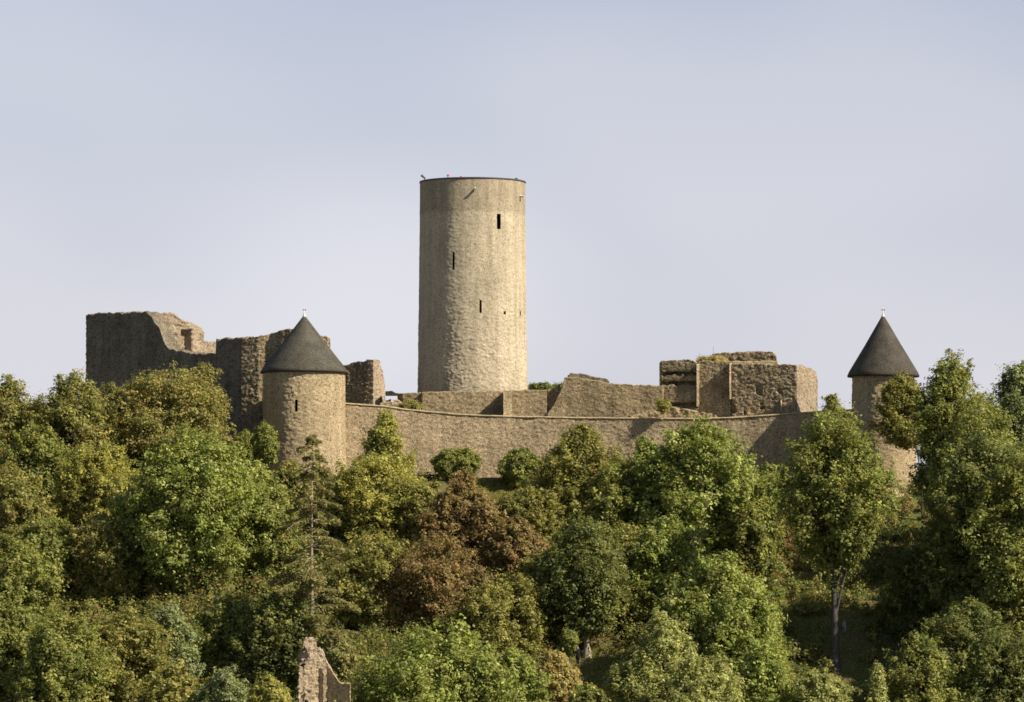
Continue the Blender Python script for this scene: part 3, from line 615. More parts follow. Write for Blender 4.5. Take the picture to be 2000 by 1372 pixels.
ALT = {'green': 'yellow', 'bright': 'pale', 'pale': 'green', 'olive': 'green', 'yellow': 'green', 'ochre': 'mixed', 'mixed': 'ochre', 'rust': 'ochre', 'orange': 'olive', 'blue': 'green', 'dark': 'olive', 'larch': 'green'}
def pick(pal, n, rng):
    c = np.array([a for a, b in PAL[pal]]); wv = np.array([b for a, b in PAL[pal]], float); return c[rng.choice(len(c), n, p=wv / wv.sum())]
def unit(v): return v / np.maximum(np.linalg.norm(v, axis=-1, keepdims=True), 1e-9)
def env(kind, t):
    t = np.clip(t, 0, 1)
    if kind == 'dome': return np.where(t > .42, np.sqrt(np.clip(1 - ((t - .42) / .6) ** 2, 0, 1)), .62 + .38 * (t / .42) ** .6)
    if kind == 'round': return np.sqrt(np.clip(1 - ((t - .5) / .52) ** 2, 0.02, 1))
    if kind == 'cone': return .10 + .90 * (1 - t) ** .85 * sstep(-.12, .12, t)
    if kind == 'column': return .25 + .75 * np.sin(np.pi * (.12 + .78 * t)) ** .7
    if kind == 'egg': return np.where(t > .3, np.clip(1 - ((t - .3) / .72) ** 1.8, 0, 1), .55 + .45 * (t / .3) ** .6)
    return 1 + 0 * t
def leaf_quads(pos, nrm, size, rng, asp=.62):
    n = len(pos); t = unit(np.cross(nrm, unit(rng.normal(size=(n, 3))))); b = np.cross(nrm, t)
    s = size * .9 * (.5 + 1.1 * rng.uniform(0, 1, n) ** 1.5)[:, None]; l = t * s * .5; wv = b * s * .5 * asp
    k = rng.uniform(-.25, .25, n)[:, None]; dr = nrm * s * .16
    V = np.stack([pos - l, pos + wv + l * k - dr * 0, pos + l - dr, pos - wv + l * k], 1).reshape(-1, 3)
    return V, np.arange(4 * n).reshape(n, 4)
def crown_points(kind, cx, cy, zb_, zt_, R, Ry, nb, rb, rng, top_bias=0.0, lean=0.0, lobes=None):
    """bough centres on the surface of several overlapping lobes that fill the envelope"""
    H = zt_ - zb_
    if lobes is None:
        nl = int(rng.integers(16, 24)); lobes = []
        for q in range(nl):
            t = (q + rng.uniform(0, 1)) / nl; e = float(env(kind, np.array(t)))
            lr = np.clip(rng.uniform(.26, .52) * min(R, H * .55) * (.35 + .65 * e), rb * .9, None)
            a = q * 2.4 + rng.uniform(-.7, .7); rr = max(0, e * R * rng.uniform(.78, 1.06) - lr * .9)
            zc = zb_ + lr * .6 + t * max(0, H - 1.5 * lr); zc = min(zc, zt_ - lr * .95)
            lobes.append((cx + lean * t * R + rr * math.cos(a), cy + rr * math.sin(a) * Ry / R, zc, lr))
        for q in range(6):   # core, so that neighbouring lobes merge
            t = .08 + .15 * q; e = float(env(kind, np.array(min(t, .86)))); lr = .62 * R * e; lr = min(lr, H * .45)
            lobes.append((cx + lean * t * R, cy, min(zb_ + t * H + lr * .1, zt_ - lr * .97), lr))
    Lb = np.array(lobes); m = nb * 10; wq = Lb[:, 3] ** 2; k = rng.choice(len(Lb), m, p=wq / wq.sum())
    d = unit(rng.normal(size=(m, 3)) + np.array((0, 0, .25)))
    lr = Lb[k, 3]; p = Lb[k, :3] + d * (np.clip(lr - rb * .45, .05, None) * rng.uniform(.70, 1.16, m))[:, None] * np.array((1, Ry / R * .9 + .1, .95))
    ins = np.zeros(m, bool)
    for q in range(len(Lb)):
        ins |= (k != q) & ((((p - Lb[q, :3]) ** 2).sum(1)) < (max(.05, Lb[q, 3] - rb * .9)) ** 2)
    ok = (~ins) & (p[:, 2] < zt_ - rb * .35) & (p[:, 2] > zb_ - .2); p = p[ok]
    if len(p) < 4: p = np.array([(cx, cy, (zb_ + zt_) / 2)] * 6) + rng.normal(size=(6, 3)) * R * .4
    return p[:nb]
NLEAF = 0
def foliage(centres, rb, axis, pal, rng, nsub=13, nleaf=24, size=.27, dens=1.0, flat=.75, droop=0.0, rise=.55, back=.55, sprd=.9, vtint=.16):
    """boughs -> sprays -> leaves. returns verts, quads, colours"""
    nb = len(centres); rbv = rb * rng.uniform(.65, 1.3, nb)
    outw = unit(centres - axis(centres))
    ns = max(3, int(nsub)); bi = np.repeat(np.arange(nb), ns); m_ = len(bi)
    axd = unit(outw * np.array((1, 1, .45)) + rng.normal(size=(nb, 3)) * .30 + np.array((0, 0, rise)))
    u = rng.uniform(-1, 1, m_); wd = np.clip(1.05 - .80 * np.clip(u, 0, 1), .15, 1)
    pv = rng.normal(size=(m_, 3)); pv -= axd[bi] * (pv * axd[bi]).sum(1)[:, None]; pn = unit(pv); rad = rng.uniform(.35, 1, m_) ** .6 * wd
    sc = centres[bi] + axd[bi] * (u * rbv[bi] * 1.45)[:, None] + pn * (rad * rbv[bi] * .62)[:, None] * np.array((1, 1, flat))
    d = unit(pn * .8 + axd[bi] * (.5 * np.clip(u, 0, 1))[:, None] + outw[bi] * .45 + np.array((0, 0, .45)))
    if droop: sc[:, 2] -= droop * (((sc[:, :2] - centres[bi, :2]) ** 2).sum(1) / np.maximum(rbv[bi], .1))
    cnt = nleaf * dens * np.where(d[:, 1] > .35, back, 1.0) * rng.uniform(.5, 1.4, len(bi))
    li = np.repeat(np.arange(len(bi)), np.maximum(1, cnt.astype(int)))
    rs = np.clip(rb * .22 * sprd, .10, .26) * rng.uniform(.6, 1.6, len(bi))[li][:, None]
    for q in range(3): sc[:, q] += .42 * rb * vnoise(sc / 1.5 + 7.3 * q, 60 + q)
    sc[:, 2] += .35 * rb * np.clip(vnoise(sc * np.array((1.1, 1.1, .2)), 71), 0, 1) * (d[:, 2] > .2)
    off = rng.normal(size=(len(li), 3)) * rs * np.array((1, 1, .8))
    pos = sc[li] + off
    nrm = unit(.70 * d[li] + .55 * unit(off) + .42 * rng.normal(size=(len(li), 3)) + np.array((0, 0, .35)))
    V, Q = leaf_quads(pos, nrm, size, rng)
    cb = pick(pal, nb, rng); alt = rng.uniform(size=nb) < .28; cb[alt] = pick(ALT.get(pal, 'olive'), int(alt.sum()), rng); cs = pick(pal, len(bi), rng); cl_ = pick(pal, len(li), rng)
    cx_ = pick('olive', len(li), rng); mm = rng.uniform(size=(len(li), 1)) < .12; cl_ = np.where(mm, cx_, cl_)
    glint = rng.uniform(size=(len(li), 1)) < .10; cl_ = np.where(glint, cl_ * 1.75 + .03, cl_)  # random leaves paled: sun glints painted into the colour, also pale undersides
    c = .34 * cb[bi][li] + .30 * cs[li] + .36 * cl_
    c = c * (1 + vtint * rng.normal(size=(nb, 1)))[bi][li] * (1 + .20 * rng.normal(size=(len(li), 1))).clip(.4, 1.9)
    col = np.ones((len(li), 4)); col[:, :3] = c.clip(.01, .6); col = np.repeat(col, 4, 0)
    global NLEAF; NLEAF += len(li)
    return V, Q, col
def limb_segs(base, topz, centres, r0, rng, lean=0.0, R=1, frac=.45, nlimb=26, curve=.5):
    bx, by, bz = base; segs = []; k = 9; H = topz - bz; pts = []
    wob = rng.normal(size=(k + 1, 2)) * .09 * R * .3
    for i in range(k + 1):
        t = i / k; pts.append(np.array((bx + lean * R * t ** 2 + wob[i, 0] * t, by + wob[i, 1] * t, bz + H * t)))
    rad = [r0 * (1 - .93 * (i / k) ** .8) * (1.35 if i == 0 else 1) for i in range(k + 1)]
    for i in range(k): segs.append((pts[i], pts[i + 1], rad[i], rad[i + 1]))
    pick_ = centres[rng.permutation(len(centres))[:nlimb]]
    for c in pick_:
        t = np.clip((c[2] - bz) / H - .10 - .22 * rng.uniform(), .18, .93); q = t * k; i = min(k - 1, int(q)); a = pts[i] + (pts[i + 1] - pts[i]) * (q - i)
        rr = rad[i] * .42 + .02; mid = (a + c) / 2 + np.array((0, 0, curve * rng.uniform(-.5, .9))); segs.append((a, mid, rr, rr * .6)); segs.append((mid, c, rr * .6, .018))
        for _ in range(2):
            e = c + rng.normal(size=3) * .6; segs.append((mid * .4 + c * .6, e, rr * .35, .012))
    return segs
def tree(name, label, cat, cx, top, hw, bot, Y, kind='dome', pal='green', group=None, seed=1, rbf=.19, size=.27, dens=1.0, nbk=1.0, flat=.75, droop=0, bark=None, lean=0.0,
         nsub=15, nleaf=24, trunk=True, basepx=None, rtrunk=None, dy=.85, top_bias=0, tuft=True, nlimb=30, drop=70):
    rng = np.random.default_rng(seed * 7 + 3); s = (D + Y) / F
    if cat == 'tree': hw = hw * 1.17; bot = bot + drop
    x = PX(cx, Y); R = hw * s; zt_ = PZ(top, Y); zb_ = PZ(bot, Y); gx = x if basepx is None else PX(basepx, Y); gz = float(ground(gx, Y)) - .3
    gz = zb_ - .15 if name == 'dry_shrub' else gz; zb_ = max(zb_, gz + (.1 if name == 'dry_shrub' else .5)); Ry = R * dy; H = zt_ - zb_
    rb = max(.35, min(1.25, rbf * (R * Ry * H) ** (1 / 3) * 1.0))
    area = 2 * math.pi * R * H * .75 + math.pi * R * R
    nb = int(max(8, nbk * .92 * area / (rb * rb)))
    cs = crown_points(kind, x, Y, zb_, zt_ - rb * .75, R * .96, Ry * .96, nb, rb, rng, top_bias, lean)
    if tuft:   # small boughs breaking the outline
        extra = crown_points(kind, x, Y, zb_, zt_ - rb * .25, R * 1.04, Ry * 1.04, max(8, int(nb * .7)), rb * .4, rng, top_bias, lean)
    ax = lambda c: np.stack([np.full(len(c), x), np.full(len(c), Y), np.clip(c[:, 2] - .8 * R, zb_, zt_)], 1)
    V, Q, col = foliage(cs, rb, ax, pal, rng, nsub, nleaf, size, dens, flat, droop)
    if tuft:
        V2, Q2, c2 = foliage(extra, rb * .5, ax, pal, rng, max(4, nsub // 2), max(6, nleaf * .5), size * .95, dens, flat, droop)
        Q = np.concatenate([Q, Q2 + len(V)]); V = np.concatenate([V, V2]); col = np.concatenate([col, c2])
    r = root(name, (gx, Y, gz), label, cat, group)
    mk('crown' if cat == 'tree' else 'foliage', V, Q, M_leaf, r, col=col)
    rt = rtrunk or max(.05, .028 * (zt_ - gz))
    segs = limb_segs((gx, Y, gz), zt_ - rb * .6, cs, rt, rng, ((x - gx) / max(R, .1)) + lean, R, nlimb=nlimb if cat == 'tree' else 10)
    Vt, Qt = tubes(segs, 7); mk('trunk' if cat == 'tree' else 'stem', Vt, Qt, bark or M_bark, r, smooth=True)
    return r
def larch(label, cx, top, hw, Y, seed, pal='larch', bark=None, step=.62, drop=.25, group=None, bare=0.0, dens=1.0, botpx=None):
    rng = np.random.default_rng(seed); s = (D + Y) / F; x = PX(cx, Y); gz = float(ground(x, Y)) - .3; zt_ = PZ(top, Y); R = hw * s
    zlow = PZ(botpx, Y) if botpx else gz + (zt_ - gz) * .12
    r = root('larch_tree', (x, Y, gz), label, 'tree', group)
    segs = [((x, Y, gz + (zt_ - gz) * i / 8), (x + .05 * math.sin(i), Y, gz + (zt_ - gz) * (i + 1) / 8), .30 * (1 - i / 8.2), .30 * (1 - (i + 1) / 8.2)) for i in range(8)]
    PP = []; NN = []; z = zt_ - .3
    while z > zlow:
        t = (zt_ - z) / (zt_ - zlow); L0 = R * (.16 + .84 * t ** .75) * (1 if t < .8 else 1.25 - .3 * t)
        for _ in range(int(rng.integers(4, 7))):
            a = rng.uniform(0, 2 * np.pi); Lb = L0 * rng.uniform(.45, 1.12); dd = np.array((math.cos(a), math.sin(a) * .9, 0))
            p0 = np.array((x, Y, z + rng.uniform(-.35, .35))); rise = rng.uniform(-.22, .30)
            q = [p0 + dd * Lb * u + np.array((0, 0, Lb * (rise * u - drop * u * u + .10 * max(0, u - .75)))) for u in (0, .33, .66, 1)]
            for i in range(3): segs.append((q[i], q[i + 1], .045 * (1 - i / 3) + .012, .045 * (1 - (i + 1) / 3) + .01))
            if rng.uniform() < bare: continue
            nt2 = int(Lb * 48 * dens); u = rng.uniform(.18, 1.02, nt2) ** .8
            base = p0 + dd[None] * (Lb * u)[:, None] + np.array((0, 0, 1.))[None] * (Lb * (rise * u - drop * u * u))[:, None]
            sdv = np.array((-dd[1], dd[0], 0)); wv = (.12 + .36 * (1 - u)) * min(1.3, Lb * .35)
            pos = base + sdv * (rng.normal(size=nt2) * wv * 1.2)[:, None] + np.array((0, 0, 1)) * (-np.abs(rng.normal(size=nt2)) * .20 + .04)[:, None]
            PP.append(pos); NN.append(unit(rng.normal(size=(nt2, 3)) * .55 + np.array((0, -.15, 1))))
        z -= step * rng.uniform(.6, 1.35)
    PP = np.concatenate(PP); NN = np.concatenate(NN)
    V, Q = leaf_quads(PP, NN, .34, rng, .36); c = .5 * pick(pal, len(PP), rng) + .5 * pick(pal, len(PP), rng); c *= (1 + .2 * rng.normal(size=(len(PP), 1))).clip(.4, 1.8)
    col = np.ones((len(PP), 4)); col[:, :3] = c; col = np.repeat(col, 4, 0)
    mk('crown', V, Q, M_leaf, r, col=col); Vt, Qt = tubes(segs, 6); mk('trunk', Vt, Qt, bark or M_bark, r, smooth=True)
    global NLEAF; NLEAF += len(PP)
    return r

T = []
EX = 1
def t(*a, **k): k.setdefault('seed', len(T) + 1); T.append(1); return tree(*a, **k)
G1 = 'trees on the upper slope below the castle'; G2 = 'trees on the middle slope'; G3 = 'trees along the bottom of the slope'
# --- upper left
t('broadleaf_tree', 'green tree with orange tips cut by the left photo edge near the skyline', 'tree', 5, 735, 68, 960, -12, 'dome', 'mixed', G1, size=.25)
t('broadleaf_tree', 'round green tree with a few orange leaves left of the high dark wall', 'tree', 145, 728, 82, 960, -13, 'dome', 'mixed', G1, size=.25)
t('autumn_tree', 'broad ochre and brown autumn tree in front of the high dark wall', 'tree', 330, 722, 118, 985, -11, 'dome', 'ochre', G1, size=.24, flat=1.0, rbf=.16)
t('autumn_tree', 'slender ochre tree top against the dark wall right of the broad autumn tree', 'tree', 392, 706, 46, 900, -7, 'column', 'ochre', G1, size=.22, rbf=.2)
t('autumn_tree', 'small reddish brown tree between the round green tree and the ochre tree', 'tree', 225, 755, 48, 960, -10, 'egg', 'ochre', G1, size=.22)
t('broadleaf_tree', 'dark green filler tree between the two trees on the left skyline', 'tree', 70, 830, 60, 1010, -18, 'dome', 'green', G1)
t('birch_tree', 'yellow speckled small leaved tree in front of the ochre tree', 'tree', 190, 868, 88, 1130, -24, 'dome', 'yellow', G1, size=.23, rbf=.15, dens=.85, flat=1)
t('broadleaf_tree', 'light green tree leaning in from the left edge at mid height', 'tree', 12, 918, 82, 1150, -28, 'dome', 'mixed', G2)
t('broadleaf_tree', 'dark green tree between the left edge tree and the yellow speckled tree', 'tree', 95, 1010, 75, 1180, -34, 'dome', 'green', G2)
t('maple_tree', 'large vivid green round maple left of the larch', 'tree', 385, 843, 140, 1195, -36, 'dome', 'bright', G2, rbf=.16, nsub=12, size=.3)
t('maple_tree', 'lighter green lower tree on the right flank of the large vivid maple', 'tree', 480, 900, 75, 1130, -33, 'dome', 'bright', G2)
t('broadleaf_tree', 'olive tree thinning out between the large maple and the larch', 'tree', 540, 945, 55, 1230, -35, 'egg', 'green', G2, size=.24, dens=.8)
t('evergreen_shrub', 'small upright dark green shrub in the shadow beside the left turret', 'shrub', 518, 832, 26, 905, -13, 'column', 'green', None, size=.2)
t('evergreen_shrub', 'tiny green bush at the foot of the dark wall left of the upright shrub', 'shrub', 478, 842, 22, 900, -9.5, 'round', 'green', None, size=.2)
larch('thin feathery larch with bare lower trunk in front of the left turret', 610, 846, 112, -54, 5, group=G2, dens=1.5, bark=M_pale, step=.62)
# --- centre
t('poplar_tree', 'narrow yellow green tree standing against the ring wall right of the left turret', 'tree', 752, 803, 52, 960, -19, 'egg', 'yellow', G1, size=.23, dens=.9, rbf=.2)
t('broadleaf_tree', 'wide yellow green tree spreading below the ring wall at the turret foot', 'tree', 742, 890, 98, 1150, -26, 'dome', 'yellow', G1, size=.25)
t('broadleaf_tree', 'dark olive tree under the wide yellow green tree', 'tree', 735, 1040, 95, 1275, -40, 'dome', 'olive', G2)
t('evergreen_shrub', 'dark green bush against the middle of the ring wall', 'shrub', 890, 878, 52, 950, -10.5, 'dome', 'green', None, size=.22)
t('copper_tree', 'large rusty brown tree in the centre of the slope', 'tree', 908, 918, 90, 1240, -34, 'egg', 'rust', G2, size=.24, rbf=.14, flat=.9)
t('copper_tree', 'dull brown lower tree right of the large rusty one', 'tree', 1000, 1015, 66, 1270, -36, 'dome', 'rust', G2, size=.24, rbf=.15)
t('broadleaf_tree', 'dull olive brown tree between the rusty tree and the dark olive tree', 'tree', 850, 1050, 92, 1290, -42, 'dome', 'rust', G2, size=.24)
t('evergreen_shrub', 'small green bush beside the low terrace wall', 'shrub', 1015, 880, 42, 965, -12.5, 'dome', 'green', None, size=.22)
t('beech_tree', 'layered olive yellow beech rising to the ring wall coping right of centre', 'tree', 1132, 822, 100, 1090, -24, 'egg', 'olive', G1, size=.25, flat=.45, rbf=.17)
t('broadleaf_tree', 'green tree on the right flank of the layered beech', 'tree', 1215, 905, 80, 1120, -27, 'dome', 'green', G1)
t('beech_tree', 'dark tall tree with a visible trunk standing beside the walking person', 'tree', 1142, 1010, 88, 1228, -46, 'dome', 'dark', G2, drop=0, basepx=1146, rtrunk=.33, dens=.65, size=.25, bark=M_pale)
t('maple_tree', 'vivid green maple below the bastion with leaves overlapping the ring wall', 'tree', 1370, 826, 122, 1130, -29, 'dome', 'bright', G1, rbf=.165, nsub=12, size=.3)
t('maple_tree', 'smaller vivid green tree left of the bastion maple against the ring wall', 'tree', 1262, 855, 58, 1060, -25, 'egg', 'bright', G1)
t('maple_tree', 'dark green tree right of the bastion maple', 'tree', 1455, 930, 70, 1130, -31, 'dome', 'green', G1)
t('maple_tree', 'sunlit pale green tree with a pointed top falling from mid slope to the bottom edge', 'tree', 1405, 1085, 125, 1400, -52, 'egg', 'bright', G2, size=.29)
t('maple_tree', 'green tree in the gap under the bastion maple and left of the sunlit pale tree', 'tree', 1300, 1010, 80, 1240, -42, 'dome', 'bright', G2)
t('autumn_shrub', 'reddish brown thicket between the maple and the tree with the grey trunk', 'shrub', 1510, 1000, 42, 1130, -27, 'egg', 'rust', None, size=.2)
t('autumn_shrub', 'ochre brown bush left of the sunlit pale tree', 'shrub', 1235, 1130, 55, 1215, -42, 'dome', 'ochre', None, size=.2)
# --- right
t('ash_tree', 'tall dark green tree on a long bare grey trunk right of centre', 'tree', 1628, 797, 102, 1110, -48, 'dome', 'green', G1, drop=0, basepx=1628, rtrunk=.42, bark=M_bark2, size=.26)
t('sapling', 'thin sapling tip standing above the tree line left of the right turret', 'tree', 1622, 764, 17, 815, -17, 'column', 'green', None, size=.18, rbf=.3, dens=.5)
t('ash_tree', 'olive tree crown covering the lower part of the right turret wall', 'tree', 1764, 722, 56, 868, -19, 'egg', 'olive', G1, size=.22, dens=.7, rbf=.2, basepx=1800, drop=0, rtrunk=.10, nlimb=10)
t('ash_tree', 'airy tree with sky showing through beside the right cone roof', 'tree', 1856, 681, 74, 1010, -30, 'dome', 'green', G1, size=.25, dens=.72, rbf=.15, nbk=.85, drop=20)
t('ash_tree', 'bluish green tree cut by the right edge behind the airy tree', 'tree', 1992, 705, 62, 1000, -14, 'dome', 'blue', G1, size=.25)
t('beech_tree', 'huge dark green tree with drooping sunlit branch tips at the right edge', 'tree', 1925, 845, 128, 1330, -48, 'dome', 'dark', G2, size=.28, flat=.5, droop=.35, rbf=.15, rtrunk=.5)
t('beech_tree', 'lighter green tree standing in front of the huge dark tree at the right edge', 'tree', 1990, 880, 95, 1200, -53, 'dome', 'green', G2, size=.28, flat=.6)
t('broadleaf_tree', 'green tree behind the huge dark tree and right of the turret base', 'tree', 1912, 775, 102, 1080, -36, 'dome', 'green', G1, size=.26, dens=.8)
# --- bottom row
t('broadleaf_tree', 'green tree at the left edge of the bottom row', 'tree', 15, 1165, 75, 1420, -58, 'dome', 'green', G3)
t('broadleaf_tree', 'dark green tree second from the left edge in the bottom row', 'tree', 125, 1195, 95, 1440, -64, 'dome', 'green', G3)
t('broadleaf_tree', 'olive brown tree in the bottom row left of the bluish willow', 'tree', 250, 1190, 92, 1430, -60, 'dome', 'olive', G3, size=.26)
t('willow_tree', 'pale bluish green willow in the bottom left part', 'tree', 338, 1180, 50, 1330, -57, 'dome', 'blue', G3, size=.23)
t('willow_tree', 'small bluish willow at the bottom edge left of the ruin fragment', 'tree', 440, 1308, 58, 1420, -70, 'dome', 'blue', G3, size=.23)
t('maple_tree', 'round green tree on a visible trunk left of the ruin fragment', 'tree', 455, 1168, 72, 1300, -50, 'dome', 'green', G3, basepx=448)
t('broadleaf_tree', 'olive tree at the bottom edge below the bluish willow', 'tree', 345, 1300, 70, 1440, -68, 'dome', 'olive', G3)
t('hazel_shrub', 'small yellow green bush just left of the ruin fragment base', 'shrub', 530, 1330, 42, 1420, -74, 'dome', 'yellow', None, size=.24)
t('broadleaf_tree', 'very dark tree in the shade behind the ruin fragment', 'tree', 545, 1150, 80, 1380, -54, 'dome', 'dark', G3)
t('autumn_shrub', 'brownish bush right behind the ruin fragment wing wall', 'shrub', 655, 1235, 42, 1320, -60, 'dome', 'larch', None, size=.24)
t('maple_tree', 'wide vivid green tree filling the bottom centre beside the ruin fragment', 'tree', 862, 1222, 155, 1520, -68, 'dome', 'bright', G3, rbf=.14, nsub=12, size=.29)
t('maple_tree', 'green tree on the lower right flank of the wide bottom centre tree', 'tree', 1010, 1265, 70, 1450, -66, 'dome', 'bright', G3)
t('autumn_shrub', 'orange yellow bush in front of the walking person', 'shrub', 1086, 1272, 46, 1400, -63, 'dome', 'orange', None, size=.22)
t('maple_tree', 'small green tree at the bottom edge right of the orange bush', 'tree', 1145, 1335, 48, 1440, -70, 'dome', 'green', G3)
t('birch_tree', 'pale yellow green tree at the bottom right of centre', 'tree', 1290, 1185, 95, 1460, -64, 'egg', 'pale', G3, size=.24, rbf=.15)
t('birch_tree', 'pale olive tree low at the bottom edge beneath the pale yellow green tree', 'tree', 1370, 1280, 85, 1450, -70, 'dome', 'pale', G3, size=.24)
t('willow_shrub', 'wide pale green bush at the bottom edge below the grey trunk', 'shrub', 1600, 1308, 60, 1440, -68, 'dome', 'pale', None, size=.22)
t('willow_shrub', 'narrow pointed pale bush at the bottom edge right of the grey trunk', 'shrub', 1712, 1296, 32, 1440, -68, 'cone', 'pale', None, size=.22)
t('broadleaf_tree', 'light green tree low at the bottom right with a rounded top', 'tree', 1800, 1248, 78, 1460, -66, 'dome', 'green', G3)
t('broadleaf_tree', 'dark green tree at the bottom right corner', 'tree', 1960, 1230, 90, 1480, -66, 'dome', 'dark', G3)
t('broadleaf_tree', 'shaded understorey tree behind the grey trunk on the mid slope', 'tree', 1700, 1075, 80, 1200, -26, 'dome', 'dark', G2, size=.25)
t('evergreen_shrub', 'bright green conifer like bush left of the walking person', 'shrub', 1113, 1232, 16, 1268, -51, 'column', 'green', None, size=.18)
t('evergreen_shrub', 'low dark bush on the skyline just right of the keep base', 'shrub', 1062, 751, 30, 775, 14, 'round', 'dark', None, size=.2, rbf=.25)
t('evergreen_shrub', 'small dark bush on the skyline against the brown rubble wall', 'shrub', 1097, 750, 10, 772, 8, 'round', 'dark', None, size=.18, rbf=.3)
t('dry_shrub', 'low golden bush at the left end of the retaining wall', 'shrub', 800, 783, 18, 806, -.9, 'round', 'ochre', None, size=.16, rbf=.3)
t('dry_shrub', 'golden dry grass tuft on the bastion top', 'shrub', 1393, 698, 30, 712, -1.6, 'round', 'orange', None, size=.14, rbf=.3)
t('dry_shrub', 'small yellow green plant at the bastion corner above the sloping bank', 'shrub', 1296, 783, 12, 800, -6.0, 'round', 'yellow', None, size=.14, rbf=.3)

t('broadleaf_tree', 'green tree below the terrace grass right of the rusty tree top', 'tree', 1040, 955, 66, 1160, -27, 'dome', 'olive', G2, size=.25)
t('broadleaf_tree', 'olive tree under the layered beech and left of the dark tall tree', 'tree', 1065, 1080, 70, 1235, -41, 'dome', 'olive', G2, drop=0, size=.25)
t('broadleaf_tree', 'dim olive tree in the lower centre between the rusty tree and the bottom row', 'tree', 985, 1130, 90, 1290, -47, 'dome', 'olive', G2, size=.25)
t('broadleaf_tree', 'mixed green tree under the yellow speckled tree', 'tree', 215, 1010, 85, 1200, -35, 'dome', 'mixed', G2, size=.25)
t('broadleaf_tree', 'green tree tucked under the left edge tree above the bottom row', 'tree', 30, 1050, 80, 1200, -42, 'dome', 'green', G2, size=.26)
t('broadleaf_tree', 'small olive tree at the foot of the left turret right of the larch tip', 'tree', 668, 935, 40, 1080, -22, 'dome', 'olive', G1, size=.23)
t('broadleaf_tree', 'green tree left of the larch below the upright dark shrub', 'tree', 565, 905, 52, 1060, -24, 'dome', 'mixed', G1, size=.24)
t('broadleaf_tree', 'shaded green tree behind the round tree with the visible trunk', 'tree', 560, 1100, 48, 1270, -36, 'dome', 'green', G2, size=.25)
t('broadleaf_tree', 'green tree between the rusty tree and the wide yellow green tree', 'tree', 830, 950, 55, 1150, -29, 'dome', 'olive', G2, size=.24)
t('broadleaf_tree', 'olive tree between the layered beech and the bastion maple, lower down', 'tree', 1215, 1030, 80, 1200, -37, 'dome', 'olive', G2, size=.25)
t('broadleaf_tree', 'dark tree beside the bottom corner below the huge right tree', 'tree', 1890, 1170, 90, 1380, -58, 'dome', 'dark', G3, size=.26)
t('broadleaf_tree', 'green tree at the wall foot between the bastion maple and the grey trunk tree', 'tree', 1508, 905, 55, 1050, -21, 'dome', 'green', G1, size=.24)
t('broadleaf_tree', 'dark green low tree in the hollow right of the grey trunk', 'tree', 1800, 1065, 84, 1290, -44, 'dome', 'dark', G2, size=.25)
t('broadleaf_tree', 'olive tree at the bottom edge between the pale trees and the wide bush', 'tree', 1490, 1255, 70, 1440, -66, 'dome', 'bright', G3, size=.26)
t('broadleaf_tree', 'green tree behind the tree cut by the left edge on the skyline', 'tree', 60, 790, 60, 960, -10, 'dome', 'mixed', G1, size=.24)

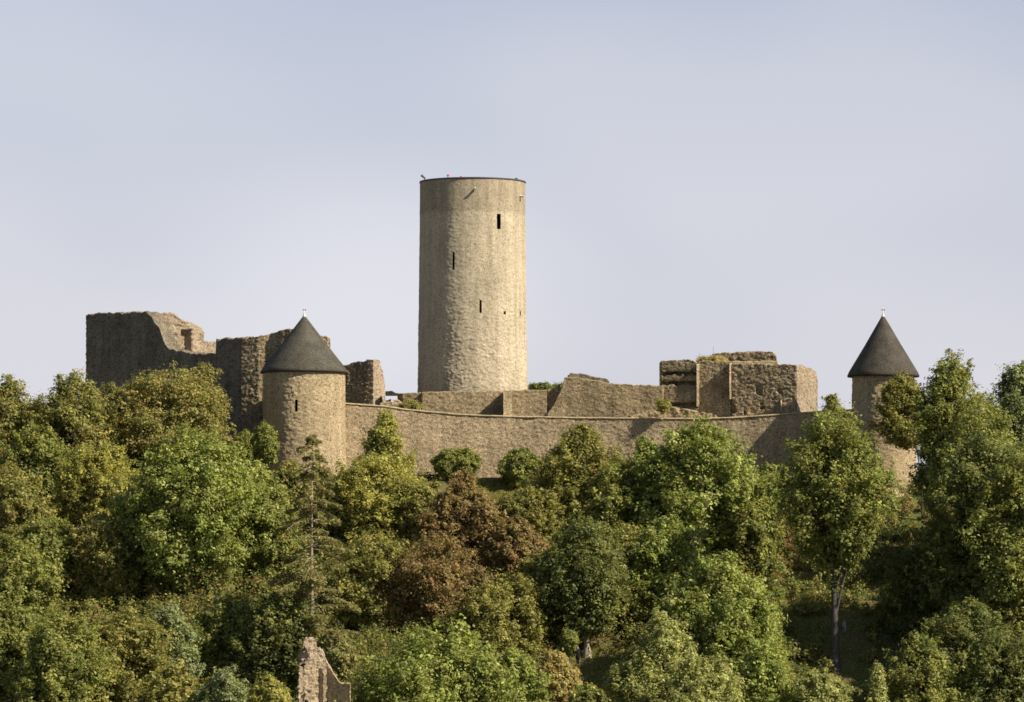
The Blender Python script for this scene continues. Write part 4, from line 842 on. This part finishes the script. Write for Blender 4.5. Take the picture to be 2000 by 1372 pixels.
# undergrowth covering the slope between the trunks
def undergrowth():
    rng = np.random.default_rng(99); n = 4200
    x = rng.uniform(-56, 56, n); y = rng.uniform(-84, -9, n)
    wy = np.interp(x, RWX, RWY); ok = (y < wy - 4.5) & ~((np.abs(x - PX(975, -14)) < 2.6) & (y > -19)) & ~((np.abs(x - PX(1150, -51)) < 3.4) & (np.abs(y + 54) < 8))
    ok &= ~((np.abs(x - PX(1645, -44)) < 1.6) & (np.abs(y + 45) < 6))
    x, y = x[ok], y[ok]; n = len(x); r = rng.uniform(.6, 1.8, n) * (1 + .5 * vnoise(np.stack([x / 5, y / 5, x * 0], 1), 3)) * sstep(-6, -16, y - np.interp(x, RWX, RWY) + 4).clip(.35, 1)
    r = np.where((x > PX(1520, -45)) & (x < PX(1790, -45)) & (y < -33) & (y > -60), r * .45, r)
    cen = np.stack([x, y, ground(x, y) + r * .9], 1)
    ks = 16; b0 = np.repeat(np.arange(n), ks); ds = unit(rng.normal(size=(n * ks, 3)) + np.array((0, -.35, .7)))
    c = cen[b0] + ds * (r[b0] * rng.uniform(.6, 1.1, n * ks))[:, None] * np.array((1, 1, 1.15)); r = r[b0]; n = n * ks
    k = 14; bi = np.repeat(np.arange(n), k)
    off = rng.normal(size=(n * k, 3)) * .2; pos = c[bi] + off
    nr = unit(.7 * ds[bi] + .5 * unit(off) + .45 * rng.normal(size=(n * k, 3)) + np.array((0, 0, .4)))
    V, Q = leaf_quads(pos, nr, .25, rng)
    names = ['olive', 'rust', 'green', 'dark', 'ochre', 'mixed']; z = fbm(c / 5.0, 4, 2); idx = np.clip(((z * .9 + .5 + rng.normal(size=n) * .12) * 6).astype(int), 0, 5)
    cc = np.zeros((n * k, 3))
    for q, nm in enumerate(names):
        m = idx[bi] == q; cc[m] = pick(nm, int(m.sum()), rng)
    cc *= (1 + .22 * rng.normal(size=(n * k, 1))).clip(.4, 1.8)
    col = np.ones((n * k, 4)); col[:, :3] = cc; col = np.repeat(col, 4, 0)
    setp(mk('undergrowth', V, Q, M_leaf, col=col), kind='stuff', label='brambles and bracken covering the slope between the trees', category='undergrowth')
    # dry grass on the wall tops and the terrace
    n = 90000; h_ = n // 2; x = np.concatenate([rng.uniform(PX(900, -12), PX(1060, -12), h_), rng.uniform(PX(1060, -52), PX(1260, -52), h_ // 2), rng.uniform(PX(1500, -45), PX(1820, -45), h_ - h_ // 2)]); y = np.concatenate([rng.uniform(-19, -8, h_), rng.uniform(-63, -44, h_ // 2), rng.uniform(-58, -28, h_ - h_ // 2)]); pos = np.stack([x, y, ground(x, y) + .08], 1)
    V, Q = leaf_quads(pos, unit(rng.normal(size=(n, 3)) * (1, 1, .3) + np.array((0, -.6, .5))), .22, rng, .3)
    cc = pick('olive', n, rng); m = fbm(pos / 1.5, 8, 2) > .15; cc[m] = pick('ochre', int(m.sum()), rng)
    col = np.ones((n, 4)); col[:, :3] = cc; col = np.repeat(col, 4, 0)
    setp(mk('grass', V, Q, M_leaf, col=col), kind='stuff', label='green and dry grass on the terrace below the ring wall', category='grass')
undergrowth()

# walkers on the slope
px_, Yp = 1128, -50.0
person((PX(px_, Yp), Yp, PZ(1261, Yp) - 1.72), -math.pi * .72, 'person in black coat walking left beside the tree trunk', M_black, M_black, M_hair, bulk=1.3)
person((PX(1647, -42.0), -42.0, PZ(1209, -42.0) - 1.72), math.pi / 3, 'person in pale lavender top half hidden beside the long grey trunk', M_lav, M_jean, simple('fair_hair', (.3, .13, .05), .7), bulk=1.2)
print('LEAVES', NLEAF)
